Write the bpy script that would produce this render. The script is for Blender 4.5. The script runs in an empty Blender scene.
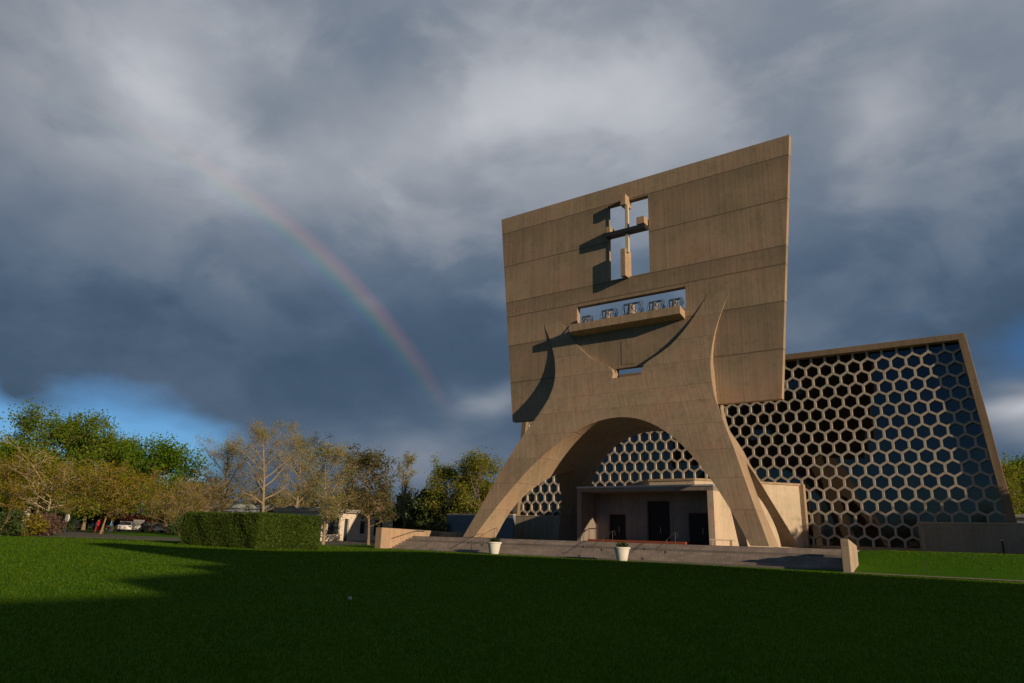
import bpy, bmesh, math, random
import numpy as np
from mathutils import Vector, Matrix

C = bpy.context.scene.collection
SC = bpy.context.scene
R = math.radians

# ------------------------------------------------------------------ camera, sky, sun, exposure
PITCH, YAW, ROLL, FPX = R(16.1228), R(35.9367), R(1.8), 681.0
_fw = Vector((-math.sin(YAW)*math.cos(PITCH), math.cos(YAW)*math.cos(PITCH), math.sin(PITCH)))
_r0 = Vector((math.cos(YAW), math.sin(YAW), 0)); _u0 = _r0.cross(_fw)
_r = _r0*math.cos(ROLL) + _u0*math.sin(ROLL)
_u = _u0*math.cos(ROLL) - _r0*math.sin(ROLL)
cd = bpy.data.cameras.new('camera'); cam = bpy.data.objects.new('camera', cd); C.objects.link(cam)
cam.matrix_world = Matrix(((_r.x, _u.x, -_fw.x, 0), (_r.y, _u.y, -_fw.y, 0), (_r.z, _u.z, -_fw.z, 0), (0, 0, 0, 1)))
cd.sensor_width = 36; cd.lens = FPX/1024*36; cd.clip_start = .1; cd.clip_end = 5000
SC.camera = cam

SUN_AZ, SUN_EL = R(13), R(13)          # sun stands right of the facade plane, 13 deg in front of it
sdir = Vector((math.cos(SUN_AZ)*math.cos(SUN_EL), -math.sin(SUN_AZ)*math.cos(SUN_EL), math.sin(SUN_EL)))
sl = bpy.data.lights.new('sun', 'SUN'); sun = bpy.data.objects.new('sun', sl); C.objects.link(sun)
sl.energy = 5.0; sl.angle = R(.5); sl.color = (1, .75, .49)
sun.rotation_euler = (-sdir).to_track_quat('-Z', 'Y').to_euler()
sun.location = (60, -20, 40)

W = bpy.data.worlds.new('World'); SC.world = W; W.use_nodes = True
def build_world():
    nt = W.node_tree; N = nt.nodes; L = nt.links; N.clear()
    def nd(t, **kw):
        n = N.new(t)
        for k, v in kw.items(): setattr(n, k, v)
        return n
    def setin(sock, v):
        if hasattr(v, 'is_output') or isinstance(v, bpy.types.NodeSocket): L.new(v, sock)
        else: sock.default_value = v
    def m(op, a, b=0., c=None, clamp=False):
        n = nd('ShaderNodeMath', operation=op, use_clamp=clamp)
        setin(n.inputs[0], a); setin(n.inputs[1], b)
        if c is not None: setin(n.inputs[2], c)
        return n.outputs[0]
    out = nd('ShaderNodeOutputWorld')
    tc = nd('ShaderNodeTexCoord'); D = tc.outputs['Generated']
    nrm = nd('ShaderNodeVectorMath', operation='NORMALIZE'); L.new(D, nrm.inputs[0]); D = nrm.outputs[0]
    sp = nd('ShaderNodeSeparateXYZ'); L.new(D, sp.inputs[0])
    az0 = m('MULTIPLY', m('ARCTAN2', sp.outputs[0], sp.outputs[1]), 180/math.pi)
    el0 = m('MULTIPLY', m('ARCSINE', sp.outputs[2]), 180/math.pi)
    # cloud turbulence on a high, nearly flat layer: stretched along the horizon
    def noise(scale, detail, rough, sx=1., sz=1., off=(0, 0, 0), dist=0.):
        mp = nd('ShaderNodeMapping'); L.new(D, mp.inputs[0])
        mp.inputs['Scale'].default_value = (sx, sx, sz); mp.inputs['Location'].default_value = off
        n = nd('ShaderNodeTexNoise'); L.new(mp.outputs[0], n.inputs['Vector'])
        n.inputs['Scale'].default_value = scale; n.inputs['Detail'].default_value = detail
        n.inputs['Roughness'].default_value = rough; n.inputs['Distortion'].default_value = dist
        return n
    w1 = noise(2.6, 4, .55, 1, 2.0)
    ws = nd('ShaderNodeSeparateColor'); L.new(w1.outputs['Color'], ws.inputs[0])
    az = m('ADD', az0, m('MULTIPLY', m('SUBTRACT', ws.outputs[0], .5), 13.))
    el = m('ADD', el0, m('MULTIPLY', m('SUBTRACT', ws.outputs[1], .5), 8.))
    def blob(b):
        a, e, sa, se, rot, amp = b
        dx = m('SUBTRACT', az, a); dy = m('SUBTRACT', el, e)
        c, s = math.cos(R(rot)), math.sin(R(rot))
        u = m('ADD', m('MULTIPLY', dx, c/sa), m('MULTIPLY', dy, s/sa))
        v = m('ADD', m('MULTIPLY', dx, -s/se), m('MULTIPLY', dy, c/se))
        q = m('ADD', m('MULTIPLY', u, u), m('MULTIPLY', v, v))
        return m('MULTIPLY', m('EXPONENT', m('MULTIPLY', q, -1.)), amp)
    def total(bl, start):
        t = start
        for b in bl: t = m('ADD', t, blob(b))
        return t
    f1 = noise(3.0, 9, .52, 1, 1.6, (3, 1, 0), .25)
    f2 = noise(8., 7, .56, 1, 1.7, (1, 7, 2), .25)
    f3 = noise(4.6, 9, .52, 1, 1.7, (6, 2, 5), .3)
    tex = m('ADD', m('MULTIPLY', m('SUBTRACT', f1.outputs[0], .5), .30), m('MULTIPLY', m('SUBTRACT', f2.outputs[0], .5), .15))
    CLOUD = [  # azimuth, elevation, half widths, tilt, amount
        (-69, 33, 9, 5, 0, .17), (-63, 28.5, 7, 4, -10, .15), (-53, 28.5, 7, 3, 15, .13), (-42, 34, 8, 4, 20, .20), (-32, 37, 8, 4, 10, .20), (-24, 34, 6, 5, 0, .15),
        (-58, 31.5, 4.2, 2.2, 20, -.09), (-54, 39.5, 8, 3, 0, -.06), (-79, 33, 5, 4, 0, -.12), (-5, 31, 3, 6, -35, .10), (-7, 21, 10, 6, 0, -.04), (2, 27, 8, 5, 0, -.04),
        (-47, 15, 10, 4, 0, -.04), (-66, 15, 9, 3, 0, -.03),
        (-38.3, 11.3, 3.0, 1.7, 12, .38), (-42, 7, 9, 2.2, 0, .18), (-45, 5.6, 11, 2.0, 0, .12),
        (1.5, 9.2, 5, 1.2, 4, .62), (2, 7.3, 4, .9, 0, .28), (3, 10.9, 3, .5, 0, .2)]
    mr = nd('ShaderNodeMapRange', interpolation_type='SMOOTHSTEP'); L.new(el, mr.inputs[0])
    for i_, v_ in ((1, 10.), (2, 33.), (3, .235), (4, .60)): mr.inputs[i_].default_value = v_
    def rng(sock, a, b, lo, hi):
        q = nd('ShaderNodeMapRange', interpolation_type='SMOOTHSTEP'); L.new(sock, q.inputs[0])
        for i_, v_ in ((1, a), (2, b), (3, lo), (4, hi)): q.inputs[i_].default_value = v_
        return q.outputs[0]
    puff = m('MULTIPLY', m('SUBTRACT', rng(f3.outputs[0], .42, .60, 0., 1.), .45), rng(el, 6., 24., .05, .12))
    tex = m('ADD', tex, puff)
    lum = m('ADD', total(CLOUD, mr.outputs[0]), tex)
    ramp = nd('ShaderNodeValToRGB'); L.new(lum, ramp.inputs[0])
    def srgb(c): return tuple(((v/255)/12.92 if v/255 <= .04045 else ((v/255+.055)/1.055)**2.4) for v in c) + (1,)
    cr = ramp.color_ramp; cr.interpolation = 'B_SPLINE'
    stops = [(0., (44, 64, 86)), (.22, (66, 87, 110)), (.40, (97, 113, 133)), (.58, (138, 145, 156)), (.78, (171, 175, 183)), (1., (200, 202, 208))]
    cr.elements[0].position = 0; cr.elements[0].color = srgb(stops[0][1])
    cr.elements[1].position = 1; cr.elements[1].color = srgb(stops[-1][1])
    for pth, c in stops[1:-1]:
        e = cr.elements.new(pth); e.color = srgb(c)
    # open blue gaps in the cloud sheet
    GAP = [(-65.5, 5.4, 6.8, 3.9, -18, 1.05), (-76, 6.4, 6, 3.6, 0, .95), (-71, 9.0, 3.0, .9, -25, -.40), (-69, 6.6, 2.0, .6, -20, -.30),
           (3.5, 13.0, 5.2, 2.6, 0, .72), (1, 5.2, 5, 1.5, 0, .9), (-4, 17, 6, 1.2, 8, .26),
           (-180, 12, 60, 20, 0, 1.0), (180, 12, 60, 20, 0, 1.0)]
    gap = m('MULTIPLY', m('SUBTRACT', m('ADD', total(GAP, 0.), m('MULTIPLY', m('SUBTRACT', f2.outputs[0], .5), .5)), .27), 1.75, clamp=True)
    sky = nd('ShaderNodeTexSky', sky_type='NISHITA'); sky.sun_disc = False
    sky.sun_elevation = SUN_EL; sky.sun_rotation = math.pi/2 - (-SUN_AZ)
    sky.air_density = 1.0; sky.dust_density = .2; sky.ozone_density = 3.0
    # rainbow: a ring 42 degrees round the point opposite the sun
    vd = nd('ShaderNodeVectorMath', operation='DOT_PRODUCT'); L.new(D, vd.inputs[0]); vd.inputs[1].default_value = (-sdir.x, -sdir.y, -sdir.z)
    ang = m('MULTIPLY', m('ARCCOSINE', vd.outputs['Value']), 180/math.pi)
    t = m('DIVIDE', m('SUBTRACT', ang, 40.2), 3.0, clamp=True)
    rb = nd('ShaderNodeValToRGB'); L.new(t, rb.inputs[0]); e = rb.color_ramp.elements
    e[0].position = 0; e[0].color = (0, 0, 0, 1); e[1].position = 1; e[1].color = (0, 0, 0, 1)
    for pth, c in [(.14, (.02, .01, .045)), (.30, (.01, .035, .06)), (.44, (.02, .085, .03)), (.57, (.12, .09, .012)), (.69, (.19, .07, .02)), (.83, (.13, .03, .02))]:
        q = e.new(pth); q.color = c + (1,)
    ael = m('SUBTRACT', el0, 3.); fade = m('MULTIPLY', m('DIVIDE', m('SUBTRACT', el0, 8.), 10., clamp=True), m('DIVIDE', m('SUBTRACT', 30., el0), 7., clamp=True), clamp=True)
    glow = m('MULTIPLY', m('DIVIDE', m('SUBTRACT', 42., ang), 30., clamp=True), .0)
    rmul = nd('ShaderNodeMix', data_type='RGBA', blend_type='MULTIPLY'); rmul.inputs[0].default_value = 1
    L.new(rb.outputs[0], rmul.inputs[6])
    cb = nd('ShaderNodeCombineColor')
    fs = m('MULTIPLY', fade, RAINBOW)
    for i in range(3): L.new(fs, cb.inputs[i])
    L.new(cb.outputs[0], rmul.inputs[7])
    addc = nd('ShaderNodeMix', data_type='RGBA', blend_type='ADD'); addc.inputs[0].default_value = 1
    L.new(ramp.outputs[0], addc.inputs[6]); L.new(rmul.outputs[2], addc.inputs[7])
    b1 = nd('ShaderNodeBackground'); L.new(addc.outputs[2], b1.inputs[0]); L.new(m('MULTIPLY', m('MULTIPLY', rng(sp.outputs[1], -.25, .3, .30, 1.), rng(sp.outputs[2], .70, .86, 1., .32)), CLOUD_STRENGTH), b1.inputs[1])  # unseen cloud behind and overhead dimmed to lower the ambient light
    b2 = nd('ShaderNodeBackground'); tint = nd('ShaderNodeMix', data_type='RGBA', blend_type='MULTIPLY'); tint.inputs[0].default_value = 1
    L.new(sky.outputs[0], tint.inputs[6]); tint.inputs[7].default_value = (.50, .77, 1.10, 1); L.new(tint.outputs[2], b2.inputs[0]); b2.inputs[1].default_value = SKY_STRENGTH
    mx = nd('ShaderNodeMixShader'); L.new(gap, mx.inputs[0]); L.new(b1.outputs[0], mx.inputs[1]); L.new(b2.outputs[0], mx.inputs[2])
    L.new(mx.outputs[0], out.inputs[0])
CLOUD_STRENGTH, SKY_STRENGTH, RAINBOW = 1.0, .085, .44
build_world()
vs = SC.view_settings
vs.view_transform = 'Standard'; vs.look = 'None'; vs.gamma = 1; vs.exposure = 0.0; vs.use_curve_mapping = False
SC.display_settings.display_device = 'sRGB'
SC.cycles.max_bounces = 6; SC.cycles.use_denoising = True
SC.cycles.sample_clamp_indirect = 4

# ------------------------------------------------------------------ small tools
def ray(x, y):
    d = _r*((x-512)/FPX) - _u*((y-341.5)/FPX) + _fw
    return d
def on_y(x, y, Y):
    d = ray(x, y); return d*(Y/d.y)
def azimuth_spot(x, dist):
    """ground position at a horizontal distance in the compass direction seen at column x near the horizon"""
    d = ray(x, 522.4+x*.0312); h = Vector((d.x, d.y)).normalized()*dist
    return h.x, h.y
def top_height(x, y, dist):
    d = ray(x, y); return d.z/math.hypot(d.x, d.y)*dist

def smooth(a, b, t):
    t = max(0., min(1., (t-a)/(b-a))); return t*t*(3-2*t)
def ground_z(x, y):
    z = -1.28 - .0028*max(-60, min(0, x+8)) if x < -8 else -1.28
    d = math.hypot(x, y)
    if x < -30: z += .32*smooth(72, 108, d)
    if y > 40 and x > -10:
        z += (-.04 - z)*smooth(44.2, 50.5, y)
    elif y > 40:
        z += (-.06 - z)*smooth(48, 82, y)*smooth(-80, -55, x)
    return z

def link(o, parent=None):
    C.objects.link(o)
    if parent is not None: o.parent = parent
    return o
def origin(o):
    v = Vector((0, 0, 0)); rz = 0
    while o is not None:
        v += o.location; o = o.parent
    return v
def mesh_obj(name, verts, faces, mat, parent=None, local=False, smooth_shade=False, mats=None, fm=None):
    me = bpy.data.meshes.new(name)
    if parent is not None and not local:
        off = origin(parent); verts = [(v[0]-off.x, v[1]-off.y, v[2]-off.z) for v in verts]
    me.from_pydata([tuple(v) for v in verts], [], faces); me.update()
    for mm in (mats or [mat]): me.materials.append(mm)
    if fm: me.polygons.foreach_set('material_index', fm)
    if smooth_shade: me.polygons.foreach_set('use_smooth', [True]*len(me.polygons))
    return link(bpy.data.objects.new(name, me), parent)
class MB:
    """collects boxes, prisms, tubes and lathes into one mesh"""
    def __init__(s): s.v = []; s.f = []
    def add(s, v, f):
        o = len(s.v); s.v += [tuple(q) for q in v]; s.f += [tuple(i+o for i in q) for q in f]; return s
    def box(s, x0, x1, y0, y1, z0, z1):
        return s.add([(x0, y0, z0), (x1, y0, z0), (x1, y1, z0), (x0, y1, z0), (x0, y0, z1), (x1, y0, z1), (x1, y1, z1), (x0, y1, z1)],
                     [(0, 3, 2, 1), (4, 5, 6, 7), (0, 1, 5, 4), (1, 2, 6, 5), (2, 3, 7, 6), (3, 0, 4, 7)])
    def prism(s, poly, z0, z1):
        n = len(poly)
        return s.add([(x, y, z0) for x, y in poly]+[(x, y, z1) for x, y in poly],
                     [tuple(range(n-1, -1, -1)), tuple(range(n, 2*n))]+[(i, (i+1) % n, n+(i+1) % n, n+i) for i in range(n)])
    def xprism(s, poly, y0, y1):   # polygon in x-z, extruded along y
        n = len(poly)
        return s.add([(x, y0, z) for x, z in poly]+[(x, y1, z) for x, z in poly],
                     [tuple(range(n)), tuple(range(2*n-1, n-1, -1))]+[(i, n+i, n+(i+1) % n, (i+1) % n) for i in range(n)])
    def yprism(s, poly, x0, x1):   # polygon in y-z, extruded along x
        n = len(poly)
        return s.add([(x0, y, z) for y, z in poly]+[(x1, y, z) for y, z in poly],
                     [tuple(range(n-1, -1, -1)), tuple(range(n, 2*n))]+[(i, (i+1) % n, n+(i+1) % n, n+i) for i in range(n)])
    def tube(s, pts, rad, n=8, caps=True):
        pts = [Vector(p) for p in pts]
        rad = rad if isinstance(rad, (list, tuple)) else [rad]*len(pts)
        rings = []
        for i, p in enumerate(pts):
            d = (pts[min(i+1, len(pts)-1)]-pts[max(i-1, 0)]).normalized()
            a = d.orthogonal().normalized() if i == 0 else (ax - d*ax.dot(d)).normalized()
            ax = a; b = d.cross(a)
            rings.append([p+(a*math.cos(2*math.pi*k/n)+b*math.sin(2*math.pi*k/n))*rad[i] for k in range(n)])
        v = [q for r in rings for q in r]; f = []
        for i in range(len(pts)-1):
            for k in range(n): f.append((i*n+k, i*n+(k+1) % n, (i+1)*n+(k+1) % n, (i+1)*n+k))
        if caps: f += [tuple(range(n-1, -1, -1)), tuple(range((len(pts)-1)*n, len(pts)*n))]
        return s.add(v, f)
    def lathe(s, prof, c, n=20):
        v = []; f = []; m = len(prof)
        for k in range(n):
            a = 2*math.pi*k/n
            v += [(c[0]+r*math.cos(a), c[1]+r*math.sin(a), c[2]+z) for r, z in prof]
        for k in range(n):
            for i in range(m-1):
                f.append((k*m+i, ((k+1) % n)*m+i, ((k+1) % n)*m+i+1, k*m+i+1))
        return s.add(v, f)
    def build(s, name, mat, parent=None, local=False, sm=False, bevel=0):
        o = mesh_obj(name, s.v, s.f, mat, parent, local, sm)
        if bevel:
            b = o.modifiers.new('edge', 'BEVEL'); b.width = bevel; b.segments = 2; b.limit_method = 'ANGLE'
        return o
def tag(o, label=None, cat=None, group=None, kind=None):
    if label: o['label'] = label
    if cat: o['category'] = cat
    if group: o['group'] = group
    if kind: o['kind'] = kind
    return o
def empty(name, loc, label, cat, group=None, rz=0):
    o = bpy.data.objects.new(name, None); o.location = loc; o.rotation_euler.z = rz; o.empty_display_size = .2
    C.objects.link(o); return tag(o, label, cat, group)
def copy_tree(o, parent=None):
    c = o.copy(); C.objects.link(c); c.parent = parent
    for ch in list(o.children): copy_tree(ch, c)
    return c

# ------------------------------------------------------------------ materials
def mat_base(name, rough=.8, spec=.3):
    m = bpy.data.materials.new(name); m.use_nodes = True
    nt = m.node_tree; b = nt.nodes['Principled BSDF']
    b.inputs['Roughness'].default_value = rough; b.inputs['Specular IOR Level'].default_value = spec
    return m, nt, b
class NT:
    def __init__(s, nt): s.nt = nt
    def n(s, t, **kw):
        q = s.nt.nodes.new(t)
        for k, v in kw.items(): setattr(q, k, v)
        return q
    def l(s, a, b): s.nt.links.new(a, b)
    def m(s, op, a, b=0., c=None, clamp=False):
        q = s.n('ShaderNodeMath', operation=op, use_clamp=clamp)
        for i, v in enumerate((a, b, c)):
            if v is None: continue
            if isinstance(v, bpy.types.NodeSocket): s.l(v, q.inputs[i])
            else: q.inputs[i].default_value = v
        return q.outputs[0]
    def noise(s, vec, scale=1, detail=4, rough=.55, sc=(1, 1, 1)):
        mp = s.n('ShaderNodeMapping'); s.l(vec, mp.inputs[0]); mp.inputs['Scale'].default_value = sc
        q = s.n('ShaderNodeTexNoise'); s.l(mp.outputs[0], q.inputs['Vector'])
        q.inputs['Scale'].default_value = scale; q.inputs['Detail'].default_value = detail; q.inputs['Roughness'].default_value = rough
        return q.outputs[0]
    def ramp(s, fac, stops):
        q = s.n('ShaderNodeValToRGB'); s.l(fac, q.inputs[0]); e = q.color_ramp.elements
        e[0].position, e[0].color = stops[0][0], tuple(stops[0][1])+(1,)
        e[1].position, e[1].color = stops[-1][0], tuple(stops[-1][1])+(1,)
        for p, c in stops[1:-1]:
            k = e.new(p); k.color = tuple(c)+(1,)
        return q.outputs[0]
    def mix(s, a, b, fac, mode='MIX'):
        q = s.n('ShaderNodeMix', data_type='RGBA', blend_type=mode)
        for i, v in ((0, fac), (6, a), (7, b)):
            if isinstance(v, bpy.types.NodeSocket): s.l(v, q.inputs[i])
            elif i == 0: q.inputs[0].default_value = v
            else: q.inputs[i].default_value = tuple(v)+(1,)
        return q.outputs[2]
    def bump(s, h, b, strength=.3, dist=.02):
        q = s.n('ShaderNodeBump'); q.inputs['Strength'].default_value = strength; q.inputs['Distance'].default_value = dist
        s.l(h, q.inputs['Height']); s.l(q.outputs[0], b.inputs['Normal'])
def pos(k):
    g = k.n('ShaderNodeNewGeometry'); return g.outputs['Position']

def concrete(name, base, joints=(), joint_w=.10, boards=.15, vary=.17, lift=0., step=.13):
    """board-marked concrete: upright board stripes, dark lift joints, blotchy weathering"""
    m, nt, b = mat_base(name, .88, .2); k = NT(nt); P = pos(k)
    sep = k.n('ShaderNodeSeparateXYZ'); k.l(P, sep.inputs[0])
    blotch = k.noise(P, .22, 5, .6); fine = k.noise(P, 6, 4, .6)
    streak = k.noise(P, 1.6, 4, .65, (1, 1, .05))
    u = k.m('DIVIDE', k.m('ADD', sep.outputs[0], k.m('MULTIPLY', sep.outputs[1], .83)), boards)
    lift_no = 0.
    for j in joints: lift_no = k.m('ADD', lift_no, k.m('GREATER_THAN', sep.outputs[2], j))
    wn = k.n('ShaderNodeTexWhiteNoise', noise_dimensions='2D'); cx = k.n('ShaderNodeCombineXYZ')
    k.l(k.m('FLOOR', u), cx.inputs[0]); 
    if joints: k.l(lift_no, cx.inputs[1])
    k.l(cx.outputs[0], wn.inputs['Vector'])
    board = k.m('ADD', .25, k.m('MULTIPLY', wn.outputs[0], .42))
    edge = k.m('ABSOLUTE', k.m('SUBTRACT', k.m('FRACT', u), .5))
    groove = k.m('MULTIPLY', k.m('GREATER_THAN', edge, .44), .12)
    board = k.m('SUBTRACT', board, groove)
    t = k.m('ADD', k.m('ADD', k.m('MULTIPLY', blotch, .8), k.m('MULTIPLY', streak, .6)), k.m('ADD', k.m('MULTIPLY', board, .55), k.m('MULTIPLY', fine, .18)))
    t = k.m('MULTIPLY', t, 1/2.13)
    lo = tuple(c*(1-vary*1.5) for c in base); hi = tuple(min(1, c*(1+vary*1.3)) for c in base)
    col = k.ramp(t, [(.33, lo), (.5, base), (.67, hi)])
    hue = k.noise(P, .28, 4, .6, (1, 1, 1.4))
    col = k.mix(col, k.ramp(hue, [(.36, (1.04, .97, .95)), (.5, (1, 1, 1)), (.64, (.90, .95, .90))]), 1., 'MULTIPLY')
    pit = k.noise(P, 2.3, 8, .72)
    col = k.mix(col, k.ramp(pit, [(.30, (.74, .74, .75)), (.46, (.98, .98, .98)), (.62, (1.02, 1.02, 1.02)), (.75, (1.14, 1.14, 1.13))]), 1., 'MULTIPLY')
    h = k.m('ADD', k.m('MULTIPLY', board, .8), k.m('ADD', k.m('MULTIPLY', fine, .35), k.m('MULTIPLY', pit, .9)))
    if joints:
        z = sep.outputs[2]; jm = None; tone = None
        wob = k.m('MULTIPLY', k.m('SUBTRACT', k.noise(P, .6, 2, .5), .5), .10)
        zz = k.m('ADD', z, wob)
        for i, j in enumerate(joints):
            d = k.m('SUBTRACT', 1., k.m('DIVIDE', k.m('ABSOLUTE', k.m('SUBTRACT', zz, j)), joint_w), clamp=True)
            jm = d if jm is None else k.m('MAXIMUM', jm, d)
            stp = k.m('MULTIPLY', k.m('GREATER_THAN', zz, j), (-1)**i*step)
            tone = stp if tone is None else k.m('ADD', tone, stp)
            # run-off staining hanging below each joint
            run = k.m('MULTIPLY', k.m('SUBTRACT', 1., k.m('DIVIDE', k.m('SUBTRACT', j, zz), 1.9), clamp=True), k.m('LESS_THAN', zz, j))
            run = k.m('MULTIPLY', k.m('MULTIPLY', run, streak), .30)
            tone = k.m('SUBTRACT', tone, k.m('MULTIPLY', run, step/.13))
        tv = k.m('ADD', 1.05, tone); cc = k.n('ShaderNodeCombineColor')
        for i in range(3): k.l(tv, cc.inputs[i])
        col = k.mix(col, cc.outputs[0], 1., 'MULTIPLY')
        col = k.mix(col, tuple(c*.42 for c in base), k.m('MULTIPLY', jm, .95 if step > .1 else .3))
        h = k.m('SUBTRACT', h, k.m('MULTIPLY', jm, 1.6))
    k.l(col, b.inputs['Base Color']); k.bump(h, b, .35, .025)
    return m
def plain(name, base, rough=.7, spec=.3, vary=.12, scale=3., metal=0., bump=.0):
    m, nt, b = mat_base(name, rough, spec); k = NT(nt); P = pos(k)
    n = k.noise(P, scale, 5, .6)
    k.l(k.ramp(n, [(.3, tuple(c*(1-vary) for c in base)), (.7, tuple(min(1, c*(1+vary)) for c in base))]), b.inputs['Base Color'])
    b.inputs['Metallic'].default_value = metal
    if bump: k.bump(n, b, bump, .02)
    return m
def leafmat(name, stops, trans=.54, rough=.55):
    m, nt, b = mat_base(name, rough, .25); k = NT(nt)
    g = k.n('ShaderNodeNewGeometry'); oi = k.n('ShaderNodeObjectInfo')
    clump = k.noise(g.outputs['Position'], .55, 3, .6)
    f = k.m('ADD', k.m('MULTIPLY', g.outputs['Random Per Island'], .45), k.m('MULTIPLY', clump, .55))
    col = k.ramp(f, stops); k.l(col, b.inputs['Base Color'])
    tr = k.n('ShaderNodeBsdfTranslucent'); k.l(col, tr.inputs[0])
    mx = k.n('ShaderNodeMixShader'); mx.inputs[0].default_value = trans
    out = [n for n in nt.nodes if n.type == 'OUTPUT_MATERIAL'][0]
    k.l(b.outputs[0], mx.inputs[1]); k.l(tr.outputs[0], mx.inputs[2]); k.l(mx.outputs[0], out.inputs[0])
    return m

BASE = (.305, .235, .168)
M = {}
M['slab'] = concrete('board_marked_concrete', BASE, (32.17, 28.17, 23.98, 22.37, 19.18, 15.21))
M['trunk'] = concrete('shell_concrete', BASE, (19.0, 17.1, 15.0, 12.75, 11.2, 9.1, 6.9, 4.7, 2.4), .06, step=.045)
M['concrete'] = concrete('plain_concrete', (.35, .262, .185))
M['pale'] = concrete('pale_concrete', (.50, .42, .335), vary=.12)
M['grille'] = concrete('grille_concrete', (.41, .385, .355), vary=.10, boards=.1)
M['frame'] = concrete('facade_frame_concrete', (.215, .165, .12))
M['low'] = concrete('low_wall_concrete', (.33, .28, .225))
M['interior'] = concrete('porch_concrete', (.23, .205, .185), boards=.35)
M['flashing'] = plain('roof_flashing', (.38, .41, .46), .5, .5)
M['steel'] = plain('black_steel', (.02, .02, .022), .45, .5)
M['door'] = plain('dark_door', (.014, .011, .010), .5, .2)
M['bronze'] = plain('bell_bronze', (.24, .22, .20), .6, .3, .2, metal=.1)
M['headstock'] = plain('headstock_blue_steel', (.06, .11, .19), .45, .5)
M['brick'] = plain('red_brick_paving', (.25, .075, .04), .85, .2, .25, 8)
M['white_pot'] = plain('white_fibreglass', (.62, .62, .61), .55, .3, .12)
M['soil'] = plain('soil', (.05, .035, .025), .95, .1)
M['slate_and_shade_wall'] = plain('slate_blue_and_shade', (.16, .19, .24), .8, .2, .12, 1.)  # own colour of two buildings; on the low wall it stands in for shade
M['roofing'] = plain('gravel_roof', (.22, .21, .20), .9, .2)
M['bark'] = plain('bark', (.20, .145, .095), .9, .15, .35, 6)
M['pale_bark'] = plain('pale_bark', (.24, .19, .13), .9, .15, .3, 6)
M['pale_wood'] = plain('pale_branch_bark', (.40, .33, .24), .9, .15, .3, 6)
M['twig'] = plain('twig_bark', (.23, .155, .09), .9, .15, .3, 6)
M['tyre'] = plain('tyre_rubber', (.02, .02, .02), .85, .2)
M['rim'] = plain('alloy', (.5, .5, .5), .35, .5, metal=.8)

def glass_mat():
    m, nt, b = mat_base('dark_window_glass', .04, .5); k = NT(nt); P = pos(k)
    n = k.noise(P, .9, 2, .5)
    k.l(k.ramp(n, [(.35, (.002, .003, .005)), (.65, (.007, .006, .006))]), b.inputs['Base Color'])
    b.inputs['IOR'].default_value = 1.56
    k.bump(k.noise(P, 1.1, 2, .5), b, .12, .02)
    return m
M['glass'] = glass_mat()

def lawn_mat():
    m, nt, b = mat_base('lawn_turf', .9, .08); k = NT(nt); P = pos(k)
    a = k.noise(P, .12, 4, .6); c = k.noise(P, 1.7, 5, .65); d = k.noise(P, 26, 3, .7)
    t = k.m('ADD', k.m('MULTIPLY', a, .35), k.m('ADD', k.m('MULTIPLY', c, .3), k.m('MULTIPLY', d, .35)))
    k.l(k.ramp(t, [(.32, (.028, .100, .001)), (.5, (.046, .135, .001)), (.68, (.07, .16, .002))]), b.inputs['Base Color'])
    k.bump(k.m('ADD', k.m('MULTIPLY', d, 1.), c), b, .6, .06)
    return m
M['lawn'] = lawn_mat()
def paving_mat():
    m, nt, b = mat_base('terrace_brick_paving', .85, .2); k = NT(nt); P = pos(k)
    br = k.n('ShaderNodeTexBrick'); mp = k.n('ShaderNodeMapping'); k.l(P, mp.inputs[0]); k.l(mp.outputs[0], br.inputs['Vector'])
    br.inputs['Scale'].default_value = 2.2
    br.inputs['Color1'].default_value = (.38, .335, .30, 1); br.inputs['Color2'].default_value = (.31, .275, .25, 1); br.inputs['Mortar'].default_value = (.22, .20, .185, 1)
    n = k.noise(P, .8, 5, .6)
    col = k.mix(br.outputs[0], k.ramp(n, [(.3, (.7, .7, .7)), (.7, (1.15, 1.12, 1.1))]), 1., 'MULTIPLY')
    k.l(col, b.inputs['Base Color']); k.bump(br.outputs[1], b, .2, .01)
    return m
M['paving'] = paving_mat()
M['asphalt'] = plain('asphalt', (.11, .10, .095), .9, .2, .2, 2.)
M['path'] = plain('path_concrete', (.24, .215, .185), .9, .2, .15, 2.)

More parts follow.
